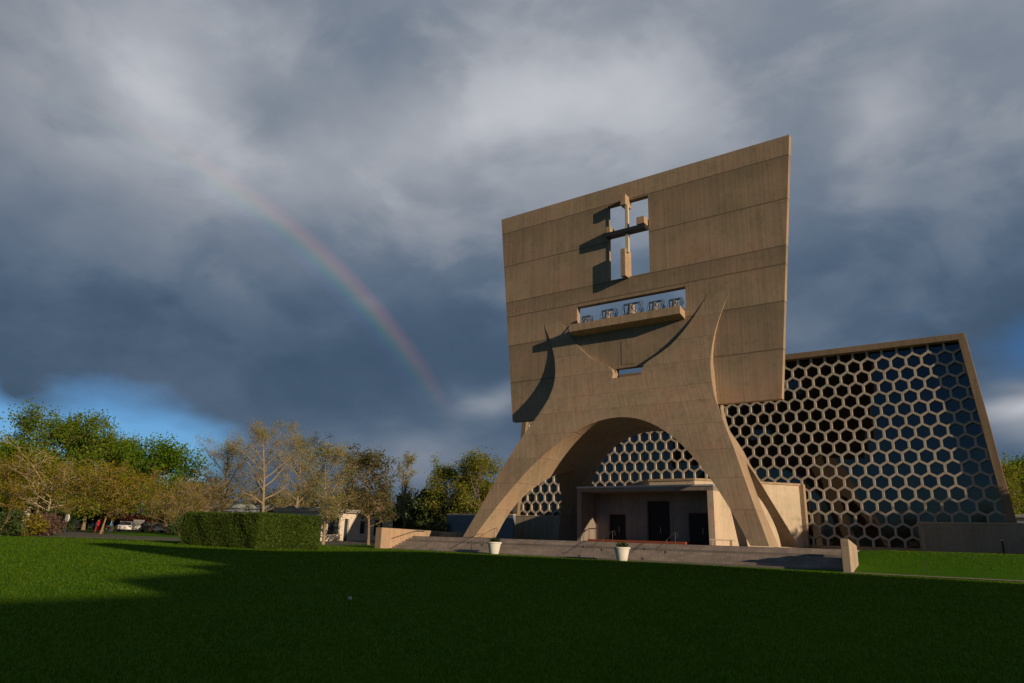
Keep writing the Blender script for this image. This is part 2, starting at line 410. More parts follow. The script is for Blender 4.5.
# ------------------------------------------------------------------ ground
def terrain():
    xs = np.concatenate([[-1500, -900, -550, -330, -220], np.arange(-170, 41, 1.75), [55, 80, 130, 250, 500, 900, 1500]])
    ys = np.concatenate([[-700, -350, -160, -80, -40], np.arange(-20, 141, 1.75), [160, 200, 300, 500, 900, 1500, 2500]])
    nx, ny = len(xs), len(ys)
    v = [(float(x), float(y), ground_z(x, y)) for y in ys for x in xs]
    f = [(j*nx+i, j*nx+i+1, (j+1)*nx+i+1, (j+1)*nx+i) for j in range(ny-1) for i in range(nx-1)]
    o = mesh_obj('lawn', v, f, M['lawn'], smooth_shade=True); tag(o, kind='structure')
terrain()
def ribbon(name, pts, width, mat, lift=.03):
    """a strip draped over the ground along a polyline"""
    P = [Vector((x, y)) for x, y in pts]; dense = []
    for a, b in zip(P[:-1], P[1:]):
        n = max(1, int((b-a).length/1.0)); dense += [a+(b-a)*(i/n) for i in range(n)]
    dense.append(P[-1]); v = []; f = []; n = 5
    for i, p in enumerate(dense):
        d = (dense[min(i+1, len(dense)-1)]-dense[max(i-1, 0)]).normalized(); q = Vector((-d.y, d.x))
        for k in range(n):
            w = p+q*width*(k/(n-1)-.5); v.append((w.x, w.y, ground_z(w.x, w.y)+lift))
    for i in range(len(dense)-1):
        for k in range(n-1): f.append((i*n+k, (i+1)*n+k, (i+1)*n+k+1, i*n+k+1))
    return tag(mesh_obj(name, v, f, mat), kind='structure')
ribbon('footpath', [(-8.2, 43.4), (-2, 43.5), (10, 43.6), (28, 44)], 1.5, M['path'])
ribbon('drive', [(-150, 38), (-100, 33), (-84, 31.5), (-74, 33), (-66, 38), (-62, 46), (-62, 60)], 13, M['asphalt'], .035)
ribbon('drive', [(-98, 34), (-102, 46), (-118, 60)], 9, M['asphalt'], .045)
ribbon('pavement', [(-150, 30.9), (-100, 25.8), (-83.6, 24.2), (-70.5, 26.2), (-60.2, 33.5), (-56, 40), (-50, 46.5), (-46.4, 47.5)], 1.4, M['path'], .055)
ribbon('pavement', [(-150, 46), (-108, 42), (-104, 50), (-118, 66)], 1.6, M['path'], .055)
ribbon('parking_lot', [(-190, 88), (-150, 80), (-132, 84), (-122, 98)], 12, M['asphalt'], .035)

# ------------------------------------------------------------------ bell banner
XC = -26.5
banner = empty('bell_banner', (XC, 55.3, -.05), 'tall board-marked concrete bell banner on four curved legs with a cross and bells', 'bell tower')
def lerp_tab(tab, z):
    for (a, va), (b, vb) in zip(tab[:-1], tab[1:]):
        if z <= b: return va+(vb-va)*(z-a)/(b-a)
    return tab[-1][1]
def spline_tab(tab):
    """smooth monotone-ish interpolation (Catmull-Rom on an uneven table)"""
    xs = [a for a, _ in tab]; ys = [b for _, b in tab]
    ms = []
    for i in range(len(xs)):
        if i == 0: ms.append((ys[1]-ys[0])/(xs[1]-xs[0]))
        elif i == len(xs)-1: ms.append((ys[-1]-ys[-2])/(xs[-1]-xs[-2]))
        else: ms.append((ys[i+1]-ys[i-1])/(xs[i+1]-xs[i-1]))
    def f(z):
        z = max(xs[0], min(xs[-1], z))
        for i in range(len(xs)-1):
            if z <= xs[i+1]:
                h = xs[i+1]-xs[i]; t = (z-xs[i])/h
                return ys[i]*(2*t**3-3*t*t+1)+ms[i]*h*(t**3-2*t*t+t)+ys[i+1]*(-2*t**3+3*t*t)+ms[i+1]*h*(t**3-t*t)
        return ys[-1]
    return f
YF = spline_tab([(0, 48.2), (3, 49.3), (6.2, 50.45), (9, 51.6), (11.2, 52.75), (13, 53.75), (15, 54.4), (17.5, 54.78), (20.3, 54.965), (20.9, 54.985), (22, 54.985)])
YB = spline_tab([(0, 64.4), (3, 63.2), (6.2, 61.9), (9.6, 60.1), (11.2, 58.6), (12.5, 56.6), (13.5, 55.55), (22, 55.5)])
XO = spline_tab([(0, 13.1), (3.4, 11.72), (6.9, 10.35), (9.5, 9.2), (11.2, 8.45), (13, 7.9), (14.7, 7.68), (16.5, 7.85), (18.2, 8.3), (19.6, 8.85), (20.5, 9.3)])
APEX = 10.25; AH = 11.85; SIDE = 6.6; VBOT = 14.25
def XI(z): return AH*math.sqrt(max(0, 1-z/APEX)) if z < APEX else 0.
XV = spline_tab([(14.25, 1.44), (15.2, 1.6), (16.6, 3.9), (18.7, 5.95), (20.9, 7.5), (21.4, 7.9)])
MFY = spline_tab([(0, 50.8), (2.6, 51.4), (4.5, 52.8), (6.0, 55.2), (6.6, 57.4), (9.6, 57.0), (12.5, 55.8), (13.5, 55.3)])
MFX = spline_tab([(0, 13.05), (2.6, 11.92), (4.5, 10.98), (6.0, 9.9), (6.6, 9.2), (8.4, 8.55), (10, 7.75), (11.2, 7.5), (13, 7.7), (14.25, 7.7)])
MBY = spline_tab([(0, 61.9), (3.85, 59.9), (5.87, 58.2), (6.6, 57.4)])
MBX = spline_tab([(0, 11.75), (3.85, 10.2), (5.87, 9.5), (6.6, 9.2)])
def trunk():
    zs = [0, .5, 1, 1.6, 2.3, 3, 3.7, 4.4, 5.1, 5.7, 6.2, 6.6, 7.0, 7.5, 8.1, 8.6, 9.1, 9.5, 9.8, 10.02, 10.16, 10.23, 10.25, 10.6, 11.2, 11.8, 12.4, 13, 13.5, 13.9, 14.25]
    zs2 = [14.25, 14.7, 15.2, 15.5, 16, 16.6, 17.2, 17.8, 18.4, 19, 19.6, 20.1, 20.5, 20.9]
    mb = MB()
    def zb(z): return z*(10.1/APEX) if z <= APEX else (10.1+(z-APEX)*(13.5-10.1)/(13.5-APEX) if z < 13.5 else z)
    def rear_x(z): # rear legs splay a little less
        return XO(z) - 1.35*(1-smooth(6, 13, z)) + .0
    def corner(z, s, top=False):
        xi = XV(z) if top else XI(z)
        yf = YF(z); yb = YB(zb(z)); xo = XO(z); xr = rear_x(z)
        zr = zb(z)
        if z < SIDE: ysf, xm, ysb, xmb = MFY(z), MFX(z), MBY(z), MBX(z)
        elif z < 13.6: ysf = ysb = MFY(z); xm = xmb = MFX(z)
        else: ysf = ysb = 55.3; xm = xmb = xo
        ysf = max(ysf, yf+.05); ysb = max(ysb, ysf)
        yb = max(yb, ysb+.05); xr = xmb-.75*(1-smooth(9, 13, z))
        X = lambda q: XC+s*q
        ri = 9.6*math.sqrt(max(0, 1-(zr/10.1)**2)) if z < APEX else 0.
        if top: ri = xi
        # corners: front-inner, front-outer, mid(front leg back), mid(rear leg front), rear-outer, rear-inner
        tf = (ysf-yf)/max(.01, yb-yf); tb = (ysb-yf)/max(.01, yb-yf)
        zf_in = z+(zr-z)*tf; zb_in = z+(zr-z)*tb
        return dict(FI=(X(xi), yf, z), FO=(X(xo), yf, z), MO=(X(xm), ysf, zf_in), MI=(X(xi+(ri-xi)*tf), ysf, zf_in),
                    NO=(X(xmb), ysb, zb_in), NI=(X(xi+(ri-xi)*tb), min(yb-.1, ysb+1.6*min(1, max(0, SIDE-z)/2.5)), zb_in), RO=(X(min(xr, xmb)), yb, zr), RI=(X(ri), yb, zr))
    NS = 6
    def strip(a, b, A, B, flip, n=1):
        # a,b: corner dicts of two rows; quad between corner names A->B
        va = [Vector(a[A]).lerp(Vector(a[B]), i/n) for i in range(n+1)]
        vb = [Vector(b[A]).lerp(Vector(b[B]), i/n) for i in range(n+1)]
        for i in range(n):
            q = [va[i], va[i+1], vb[i+1], vb[i]]
            if flip: q.reverse()
            mb.add(q, [(0, 1, 2, 3)])
    for s in (1, -1):
        fl = s < 0
        rows = [corner(z, s) for z in zs]
        for z, a, b in zip(zs[:-1], rows[:-1], rows[1:]):
            strip(a, b, 'FI', 'FO', fl, NS)                     # front face
            strip(a, b, 'FO', 'MO', fl)                         # outer side, front leg
            strip(a, b, 'NO', 'RO', fl)                         # outer side, rear leg
            strip(a, b, 'RO', 'RI', fl, 3)                      # rear face
            if z < SIDE-1e-6:
                strip(a, b, 'MO', 'MI', fl); strip(a, b, 'NI', 'NO', fl)
            if z < APEX-1e-6:
                strip(a, b, 'MI', 'FI', fl); strip(a, b, 'RI', 'NI', fl)
            if abs(z-SIDE) < 1e-6: pass
        # feet
        a = rows[0]
        for names in (('FI', 'FO', 'MO', 'MI'), ('NI', 'NO', 'RO', 'RI')):
            q = [a[n] for n in names]; mb.add(q if not fl else q[::-1], [(3, 2, 1, 0)])
        # above the slot: two fins either side of the parabola
        rows = [corner(z, s, True) for z in zs2]
        rows = [dict(r, RI=(r['FI'][0], 55.25, r['FI'][2]), RO=(r['FO'][0], 55.25, r['FO'][2])) for r in rows]
        for a, b in zip(rows[:-1], rows[1:]):
            strip(a, b, 'FI', 'FO', fl, NS)
            strip(a, b, 'FO', 'RO', fl); strip(a, b, 'RI', 'FI', fl)
        t = rows[-1]; q = [t['FI'], t['FO'], t['RO'], t['RI']]; mb.add(q if not fl else q[::-1], [(0, 1, 2, 3)])
    # flat sill of the slot
    y0, y1 = YF(VBOT), 55.55
    mb.add([(XC-1.44, y0, VBOT), (XC+1.44, y0, VBOT), (XC+1.44, y1, VBOT), (XC-1.44, y1, VBOT)], [(0, 1, 2, 3)])
    me_v, me_f = mb.v, mb.f
    o = mesh_obj('leg_shell', me_v, me_f, M['trunk'], banner)
    bm = bmesh.new(); bm.from_mesh(o.data); bmesh.ops.remove_doubles(bm, verts=bm.verts, dist=.002)
    bmesh.ops.recalc_face_normals(bm, faces=bm.faces); 
    for f in bm.faces: f.smooth = True
    bm.to_mesh(o.data); bm.free()
    o.data.set_sharp_from_angle(angle=R(28))
    return o
trunk()

def slab():
    # trapezoid slab with real openings: cross window, bell window, slot
    def hw(z): return 12.98+(15.35-12.98)*(z-11.2)/(34.05-11.2)
    holes = [(-28.65, -24.32, 24.1, 32.05), (-32.1, -21.0, 20.0, 22.05), (XC-1.44, XC+1.44, 14.15, 15.3)]
    xs = sorted({h[i] for h in holes for i in (0, 1)}); zs = sorted({11.2, 34.05}|{h[i] for h in holes for i in (2, 3)})
    X = [None]+xs+[None]; y0, y1 = 55.0, 55.62; mb = MB()
    def px(i, z):
        if i == 0: return XC-hw(z)
        if i == len(X)-1: return XC+hw(z)
        return X[i]
    def solid(i, j):
        if not (0 <= i < len(X)-1 and 0 <= j < len(zs)-1): return False
        zc = (zs[j]+zs[j+1])/2
        xa = px(i, zc); xb = px(i+1, zc); xc = (xa+xb)/2
        return not any(h[0] < xc < h[1] and h[2] < zc < h[3] for h in holes)
    for i in range(len(X)-1):
        for j in range(len(zs)-1):
            if not solid(i, j): continue
            za, zb = zs[j], zs[j+1]
            a, b, c, d = (px(i, za), za), (px(i+1, za), za), (px(i+1, zb), zb), (px(i, zb), zb)
            F = [(p[0], y0, p[1]) for p in (a, b, c, d)]; B = [(p[0], y1, p[1]) for p in (a, b, c, d)]
            mb.add(F, [(0, 1, 2, 3)]); mb.add(B, [(3, 2, 1, 0)])
            for (di, dj), (p, q) in (((0, -1), (0, 1)), ((1, 0), (1, 2)), ((0, 1), (2, 3)), ((-1, 0), (3, 0))):
                if not solid(i+di, j+dj): mb.add([F[q], F[p], B[p], B[q]], [(0, 1, 2, 3)])
    o = mesh_obj('banner_slab', mb.v, mb.f, M['slab'], banner)
    bm = bmesh.new(); bm.from_mesh(o.data); bmesh.ops.remove_doubles(bm, verts=bm.verts, dist=.001); bmesh.ops.recalc_face_normals(bm, faces=bm.faces); bm.to_mesh(o.data); bm.free()
slab()
# bell ledge: a tray on the front of the slab
mb = MB(); mb.yprism([(53.85, 19.2), (54.98, 19.0), (54.98, 19.75), (53.85, 19.95)], -32.35, -21.1)
mb.build('bell_ledge', M['concrete'], banner, bevel=.03)
MB().box(-27.35, -26.15, 54.975, 54.999, 15.6, 17.9).build('hatch', M['slab'], banner, bevel=.008)
# cross
shaft = MB().box(-26.5, -26.2, 54.45, 54.75, 26.4, 31.4).build('cross', M['pale'], banner)
MB().box(-26.92, -26.42, 54.2, 55.5, 23.95, 26.75).build('foot_block', M['concrete'], shaft, bevel=.03)
MB().box(-26.86, -26.3, 54.2, 55.5, 31.3, 32.4).build('head_block', M['concrete'], shaft, bevel=.03)
for x0, x1, z0, z1 in ((-28.45, -28.0, 28.78, 29.4), (-25.2, -24.42, 28.85, 29.6)):
    MB().box(x0, x1, 54.2, 55.45, z0, z1).build('arm_block', M['concrete'], shaft, bevel=.03)
MB().box(-28.5, -24.38, 54.22, 55.03, 28.38, 28.78).build('crossbar', M['steel'], shaft)  # black also stands in for shade on the bar's underside
for x in (-28.5, -24.5): MB().box(x-.06, x+.06, 54.9, 55.3, 28.5, 28.7).build('bracket', M['steel'], shaft)
# five bells in the window of the slab: a thing each
BELL_LAB = ['smallest bell, at the left end of the row in the banner window', 'medium bell second from the left in the banner window',
            'largest bell, in the middle of the row under the cross', 'medium bell just right of the largest bell in the banner window',
            'small bell at the right end of the row in the banner window']
for (x, d, lab) in zip((-30.9, -28.55, -26.1, -23.75, -21.9), (.72, 1.02, 1.28, 1.0, .86), BELL_LAB):
    t = empty('church_bell', (x, 54.75, 19.98), lab, 'bell', 'bells in the banner window')
    h = d*.84; zb = 20.1
    prof = [(0, h), (d*.16, h), (d*.25, h*.93), (d*.29, h*.75), (d*.32, h*.45), (d*.38, h*.2), (d*.5, 0), (d*.46, -.01), (d*.36, h*.18), (d*.28, h*.5)]
    MB().lathe(prof, (x, 54.75, zb), 24).build('bell_body', M['bronze'], t, sm=True)
    MB().tube([(x, 54.75, zb+h*.8), (x, 54.75, zb+.02)], [.02, .05], 8).build('clapper', M['steel'], t)
    MB().box(x-d*.62, x+d*.62, 54.68, 54.82, zb+h+.0, zb+h+.16).build('headstock', M['headstock'], t)
    for s in (-1, 1):
        xx = x+s*d*.66; m2 = MB()
        m2.tube([(xx, 54.35, 19.98), (xx, 54.72, zb+h+.1)], .05, 6); m2.tube([(xx, 55.15, 19.98), (xx, 54.78, zb+h+.1)], .05, 6)
        m2.tube([(xx, 54.5, 20.3), (xx, 55.0, 20.3)], .035, 6)
        m2.build('stand', M['headstock'], t)
    m2 = MB(); n = 22; rr = d*.42; xx = x+d*.74; cz = zb+h*.75
    m2.tube([(xx, 54.75+rr*math.cos(2*math.pi*i/n), cz+rr*math.sin(2*math.pi*i/n)) for i in range(n+1)], .035, 6, False)
    for i in range(4):
        a = math.pi*i/4; m2.tube([(xx, 54.75-rr*math.cos(a), cz-rr*math.sin(a)), (xx, 54.75+rr*math.cos(a), cz+rr*math.sin(a))], .02, 5)
    m2.build('bell_wheel', M['headstock'], t)

# ------------------------------------------------------------------ abbey church with the honeycomb facade
church = empty('abbey_church', (XC, 75.5, 0), 'long concrete abbey church whose whole front is a honeycomb window wall', 'church')
FX = -26.55; HB, HT, ZT = 27.0, 25.22, 20.05
def trap(inset_side, z0, z1):
    def hw(z): return HB+(HT-HB)*z/ZT-inset_side
    return [(FX-hw(z0), z0), (FX+hw(z0), z0), (FX+hw(z1), z1), (FX-hw(z1), z1)]
def ring(y0, y1):
    o = trap(0, -.4, ZT); i = trap(.68, -.4, ZT-.62); mb = MB()
    V = [(x, y, z) for y in (y0, y1) for x, z in o+i]
    # o 0..3, i 4..7 front; 8..15 back ; ring without the bottom bar
    F = [(1, 2, 6, 5), (2, 3, 7, 6), (3, 0, 4, 7)]
    f = [q for q in F]+[tuple(a+8 for a in q[::-1]) for q in F]
    f += [(1, 9, 10, 2), (2, 10, 11, 3), (3, 11, 8, 0), (5, 6, 14, 13), (6, 7, 15, 14), (7, 4, 12, 15), (0, 8, 12, 4), (1, 5, 13, 9)]
    return mb.add(V, f)
ring(74.9, 76.3).build('facade_frame', M['frame'], church, bevel=.04)
def honeycomb():
    w = 1.342; s = w/math.sqrt(3); row = 1.5*s; x0, z0 = -16.6124, 17.9472; y0, y1 = 75.45, 75.95
    th = .102   # half the mullion width
    hs = s-th*2/math.sqrt(3)
    V = []; F = []
    jr = range(-17, 4)
    for j in jr:
        zc = z0+j*row
        for i in range(-40, 20):
            xc = x0+i*w+(w/2 if j % 2 else 0)
            if abs(xc-FX) > 28: continue
            o = len(V)
            ov = [(xc+s*math.sin(math.pi/3*k), zc+s*math.cos(math.pi/3*k)) for k in range(6)]
            iv = [(xc+hs*math.sin(math.pi/3*k), zc+hs*math.cos(math.pi/3*k)) for k in range(6)]
            V += [(x, y0, z) for x, z in ov]+[(x, y0, z) for x, z in iv]+[(x, y1, z) for x, z in iv]
            for k in range(6):
                n = (k+1) % 6
                F.append((o+k, o+6+k, o+6+n, o+n)); F.append((o+6+k, o+12+k, o+12+n, o+6+n))
    me = bpy.data.meshes.new('honeycomb_grille'); me.from_pydata([(x-XC, y-75.5, z) for x, y, z in V], [], F)
    bm = bmesh.new(); bm.from_mesh(me); bmesh.ops.remove_doubles(bm, verts=bm.verts, dist=.002)
    tr = trap(.35, 0, ZT-.3)
    def cut(p, n): bmesh.ops.bisect_plane(bm, geom=bm.verts[:]+bm.edges[:]+bm.faces[:], plane_co=p, plane_no=n, clear_outer=True)
    cut((0, 0, ZT-.35), (0, 0, 1)); cut((0, 0, .22), (0, 0, -1))
    for sgn in (1, -1):
        n = Vector((sgn*ZT, 0, HB-HT)).normalized(); cut((FX+sgn*(HB-.35)-XC, 0, 0), n)
    bmesh.ops.recalc_face_normals(bm, faces=bm.faces)
    # make sure the front faces look to the front
    if sum(f.normal.y for f in bm.faces if abs(f.normal.y) > .9) > 0: bmesh.ops.reverse_faces(bm, faces=bm.faces[:])
    bm.to_mesh(me); bm.free(); me.materials.append(M['grille'])
    o = bpy.data.objects.new('honeycomb_grille', me); link(o, church)
    rnd = random.Random(3); V = []; F = []
    for j in jr:
        zc = z0+j*row
        for i in range(-40, 20):
            xc = x0+i*w+(w/2 if j % 2 else 0)
            hwz = HB+(HT-HB)*max(0, min(ZT, zc))/ZT
            if abs(xc-FX) > hwz-.1 or not -.5 < zc < ZT+.2: continue
            ax, az_ = rnd.gauss(0, .006), rnd.gauss(0, .006); o = len(V)
            for q in range(6):
                dx, dz = s*1.002*math.sin(math.pi/3*q), s*1.002*math.cos(math.pi/3*q)
                lim = hwz-.4; V.append((max(FX-lim, min(FX+lim, xc+dx)), 75.80+dx*ax+dz*az_, max(.12, min(ZT-.3, zc+dz))))
            F.append(tuple(range(o, o+6)))
    mesh_obj('window_glass', V, F, M['glass'], church)
honeycomb()
MB().box(FX-26.6, FX+26.6, 75.2, 76.0, -.4, .26).build('sill', M['concrete'], church, bevel=.02)
# the nave runs away behind, its side walls folded
for s in (-1, 1):
    pts = []; n = 12; mb = MB()
    for i in range(n+1):
        y = 76.4+i*4.5; pts.append((FX+s*(26.0-.35*i*1.0-(1.1 if i % 2 else 0)), y))
    for a, b in zip(pts[:-1], pts[1:]):
        q = [(a[0], a[1], -.4), (b[0], b[1], -.4), (b[0]-s*1.2, b[1], 19.4), (a[0]-s*1.2, a[1], 19.4)]
        mb.add(q if s > 0 else q[::-1], [(0, 1, 2, 3)])
    mb.build('side_wall', M['concrete'], church)
mesh_obj('roof', [(FX-25, 76.35, 19.5), (FX+25, 76.35, 19.5), (FX+20.5, 131, 17.5), (FX-20.5, 131, 17.5)], [(0, 1, 2, 3)], M['roofing'], church)
mesh_obj('end_wall', [(FX-21.5, 130.4, -.4), (FX+21.5, 130.4, -.4), (FX+20.3, 130.4, 17.6), (FX-20.3, 130.4, 17.6)], [(3, 2, 1, 0)], M['concrete'], church)

# low walls and wings beside the facade
def wall_thing(name, lab, cat, x0, x1, y0, y1, z0, z1, mat, cope=.12, group=None):
    t = empty(name, ((x0+x1)/2, (y0+y1)/2, z0), lab, cat, group)
    MB().box(x0, x1, y0, y1, z0, z1).build('wall_body', mat, t, bevel=.02)
    MB().box(x0-.05, x1+.05, y0-.05, y1+.05, z1+.002, z1+cope).build('coping', M['pale'], t, bevel=.02)
    return t
wall_thing('low_wall', 'long low concrete wall across the right end of the honeycomb front', 'wall', -7.2, 14, 73.9, 74.6, -.4, 2.45, M['low'])
wall_thing('low_wall', 'low concrete wall under the honeycomb window left of the dark rear leg', 'wall', -54.2, -38.5, 73.9, 74.6, -.4, 2.75, M['low'])
wall_thing('low_wall', 'low wall behind the left front leg, shade put into its blue colour', 'wall', -57.8, -47.6, 67, 67.5, -.9, 2.62, M['slate_and_shade_wall'])  # slate blue puts the shade on this wall into its colour

# ------------------------------------------------------------------ baptistery: porch under the banner and the taller block behind
bap = empty('baptistery', (-26.5, 60, -.05), 'low concrete entrance porch under the arch with three dark doorways', 'building')
PX0, PX1, PY0, PY1, PZ = -32.95, -19.95, 56.6, 59.35, 4.85
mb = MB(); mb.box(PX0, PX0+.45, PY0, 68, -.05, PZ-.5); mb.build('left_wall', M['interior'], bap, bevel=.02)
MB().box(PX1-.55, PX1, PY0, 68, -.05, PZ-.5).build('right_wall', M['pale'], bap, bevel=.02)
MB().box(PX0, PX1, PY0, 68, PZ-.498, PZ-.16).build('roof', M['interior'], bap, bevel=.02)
MB().box(PX0-.06, PX1+.06, PY0-.06, 68.05, PZ-.158, PZ).build('roof_edge', M['flashing'], bap, bevel=.02)
# back wall with the door openings
doors = [(-31.1, -29.3, 2.55), (-27.2, -24.95, 3.75), (-23.3, -21.05, 2.7)]
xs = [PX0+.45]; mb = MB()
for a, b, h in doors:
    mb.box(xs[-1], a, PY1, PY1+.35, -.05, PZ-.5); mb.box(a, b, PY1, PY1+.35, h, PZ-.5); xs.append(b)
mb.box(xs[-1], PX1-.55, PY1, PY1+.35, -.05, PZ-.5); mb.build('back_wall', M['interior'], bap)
for a, b, h in doors:
    d = MB().box(a+.02, b-.02, PY1+.2, PY1+.28, -.05, h-.02).build('door', M['door'], bap)
    f = MB(); f.box(a, a+.08, PY1+.05, PY1+.19, -.05, h-.002); f.box(b-.08, b, PY1+.05, PY1+.19, -.05, h-.002); f.box(a+.082, b-.082, PY1+.05, PY1+.19, h-.10, h-.002)
    f.build('door_frame', M['frame'], bap)
    MB().tube([((a+b)/2+.12, PY1+.12, .85), ((a+b)/2+.12, PY1+.12, 1.35)], .02, 6).build('handle', M['rim'], d)
MB().box(-31.9, -22.6, PY0+.15, PY1-.01, -.05, .16).build('threshold_step', M['brick'], bap, bevel=.01)
# rear block: wedge widening to the facade, lit white flank
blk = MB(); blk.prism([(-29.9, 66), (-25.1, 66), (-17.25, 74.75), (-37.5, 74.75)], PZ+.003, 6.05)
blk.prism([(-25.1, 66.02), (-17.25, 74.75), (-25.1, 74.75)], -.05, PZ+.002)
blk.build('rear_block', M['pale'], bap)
MB().prism([(-30.0, 65.9), (-25.05, 65.9), (-17.15, 74.7), (-37.6, 74.7)], 6.053, 6.26).build('rear_roof_edge', M['concrete'], bap)
MB().box(-17.35, -16.95, 74.6, 75.44, -.05, 6.2).build('end_pier', M['concrete'], bap, bevel=.02)
# curved handrail on the porch wall
t = empty('handrail', (PX0+.6, 57.5, -.05), 'thin dark handrail along the sunlit inner wall of the porch', 'handrail')
pts = [(PX0+.62, 56.8, .75), (PX0+.62, 57.3, .98), (PX0+.62, 57.9, 1.12), (PX0+.62, 59.2, 1.15)]
MB().tube(pts, .03, 8).build('rail', M['steel'], t)
for p in (pts[0], pts[2], pts[3]): MB().tube([(p[0], p[1], -.05), p], .022, 6).build('post', M['steel'], t)

# ------------------------------------------------------------------ terrace, steps and cheek walls
TX0, TX1, TY0 = -45.4, -8.3, 45.0
NR = 8; rise = 1.25/NR; tread = .41
mb = MB()
prof = []
for i in range(NR):
    prof += [(TY0+i*tread, -1.6 if i == 0 else -1.30+i*rise), (TY0+i*tread, -1.30+(i+1)*rise)]
prof += [(76.5, -.05), (76.5, -1.6)]
mb.yprism(prof, TX0, TX1)
o = mb.build('terrace', M['paving']); tag(o, kind='structure')
t = empty('cheek_wall', (TX0-.35, 48, -1.3), 'low tan concrete wall closing the left end of the terrace steps', 'wall')
MB().yprism([(44.0, -1.7), (52.4, -1.7), (52.4, .44), (44.0, .58)], TX0-.75, TX0-.002).build('wall_body', M['concrete'], t, bevel=.03)
t2 = MB().tube([(TX0+.18, 45.2, -.3), (TX0+.18, 48.2, .42), (TX0+.18, 49.4, .42)], .03, 8).build('wall_rail', M['steel'], t)
t = empty('cheek_wall', (TX1+.25, 45, -1.3), 'short sloping concrete wall closing the right end of the terrace steps', 'wall')
MB().yprism([(44.2, -1.7), (46.6, -1.7), (46.6, .2), (44.2, .56)], TX1+.002, TX1+.45).build('wall_body', M['low'], t, bevel=.03)
for x, lab in ((-36.1, 'black stair handrail behind the left white planter'), (-24.9, 'black stair handrail just left of the right white planter'), (-19.9, 'black stair handrail in front of the right porch doorway')):
    t = empty('handrail', (x, 46.5, -1.3), lab, 'handrail', 'handrails on the terrace steps')
    a, b = Vector((x, 45.1, -.3)), Vector((x, 48.1, .78))
    MB().tube([a-Vector((0, .3, 0)), a, b, b+Vector((0, .4, 0)), b+Vector((0, .4, -.35))], .019, 8).build('rail', M['steel'], t)
    for q, zb in ((a, -1.15), (a.lerp(b, .5), -.68), (b, -.05)): MB().tube([(x, q.y, zb), q], .017, 6).build('post', M['steel'], t)
def bench(x, y, z, rz, lab, L=1.8):
    t = empty('bench', (x, y, z), lab, 'bench', None, rz)
    MB().box(-L/2, L/2, -.22, .22, .38, .46).build('seat', M['pale'], t, local=True, bevel=.02)
    for s in (-1, 1): MB().box(s*L*.38-.09, s*L*.38+.09, -.18, .18, 0, .379).build('leg', M['concrete'], t, local=True, bevel=.02)
bench(-18.3, 49.2+4, -.05, .35, 'small concrete bench beside the right wall of the porch')
t = empty('low_wall', (-43.6, 51.5, -.05), 'short tan concrete block at the foot of the left leg', 'wall')
MB().box(-45.0, -42.9, 51.2, 52.0, -.05, .42).build('wall_body', M['concrete'], t, bevel=.03)
# ------------------------------------------------------------------ white planters with flowers
def leaf_cloud(rng, pts, per, size, spread, aspect=1.0, flat=0.):
    """numpy array of leaf quads scattered round points"""
    pts = np.asarray(pts, float); n = len(pts)*per
    c = np.repeat(pts, per, 0)+rng.normal(0, spread, (n, 3))
    a = rng.normal(0, 1, (n, 3)); a[:, 2] *= (1-flat); a /= np.linalg.norm(a, axis=1)[:, None]
    b = rng.normal(0, 1, (n, 3)); b -= a*(a*b).sum(1)[:, None]; b /= np.linalg.norm(b, axis=1)[:, None]
    s = size*rng.uniform(.6, 1.35, (n, 1))
    q = np.stack([c-a*s*aspect, c+b*s*.55, c+a*s*aspect, c-b*s*.55], 1)
    return q.reshape(-1, 3)
def quads_obj(name, V, mat, parent=None, off=(0, 0, 0)):
    me = bpy.data.meshes.new(name); n = len(V)//4
    me.vertices.add(len(V)); me.vertices.foreach_set('co', (np.asarray(V)-np.asarray(off)).astype('f').ravel())
    me.loops.add(n*4); me.loops.foreach_set('vertex_index', np.arange(n*4, dtype='i'))
    me.polygons.add(n); me.polygons.foreach_set('loop_start', np.arange(n, dtype='i')*4)
    me.polygons.foreach_set('loop_total', np.full(n, 4, 'i')); me.update(calc_edges=True); me.validate()
    me.materials.append(mat); return link(bpy.data.objects.new(name, me), parent)
M['pot_leaf'] = leafmat('pot_foliage', [(.3, (.02, .05, .01)), (.6, (.05, .10, .02)), (.8, (.30, .22, .03))])
def planter(x, y, lab):
    z = ground_z(x, y)
    t = empty('planter', (x, y, z), lab, 'planter', 'white planters at the foot of the steps')
    MB().lathe([(0, .0), (.33, 0), (.36, .05), (.52, .82), (.52, .83)], (0, 0, 0), 28).build('pot', M['white_pot'], t, local=True, sm=True)
    MB().lathe([(.521, .78), (.58, .80), (.58, .90), (.52, .91), (.48, .89), (.48, .82)], (0, 0, 0), 28).build('rim', M['white_pot'], t, local=True)
    MB().lathe([(0, .85), (.485, .85)], (0, 0, 0), 20).build('soil', M['soil'], t, local=True)
    rng = np.random.default_rng(int(-x*10))
    pts = [(rng.uniform(-.32, .32), rng.uniform(-.32, .32), rng.uniform(.9, 1.15)) for _ in range(60)]
    quads_obj('plant', leaf_cloud(rng, pts, 6, .07, .07), M['pot_leaf'], t)
p = on_y(494, 553.5, 44.35); planter(p.x, 44.35, 'white tapered planter with flowers at the left part of the steps')
p = on_y(622, 560, 43.9); planter(p.x, 43.9, 'white tapered planter with flowers in front of the porch')

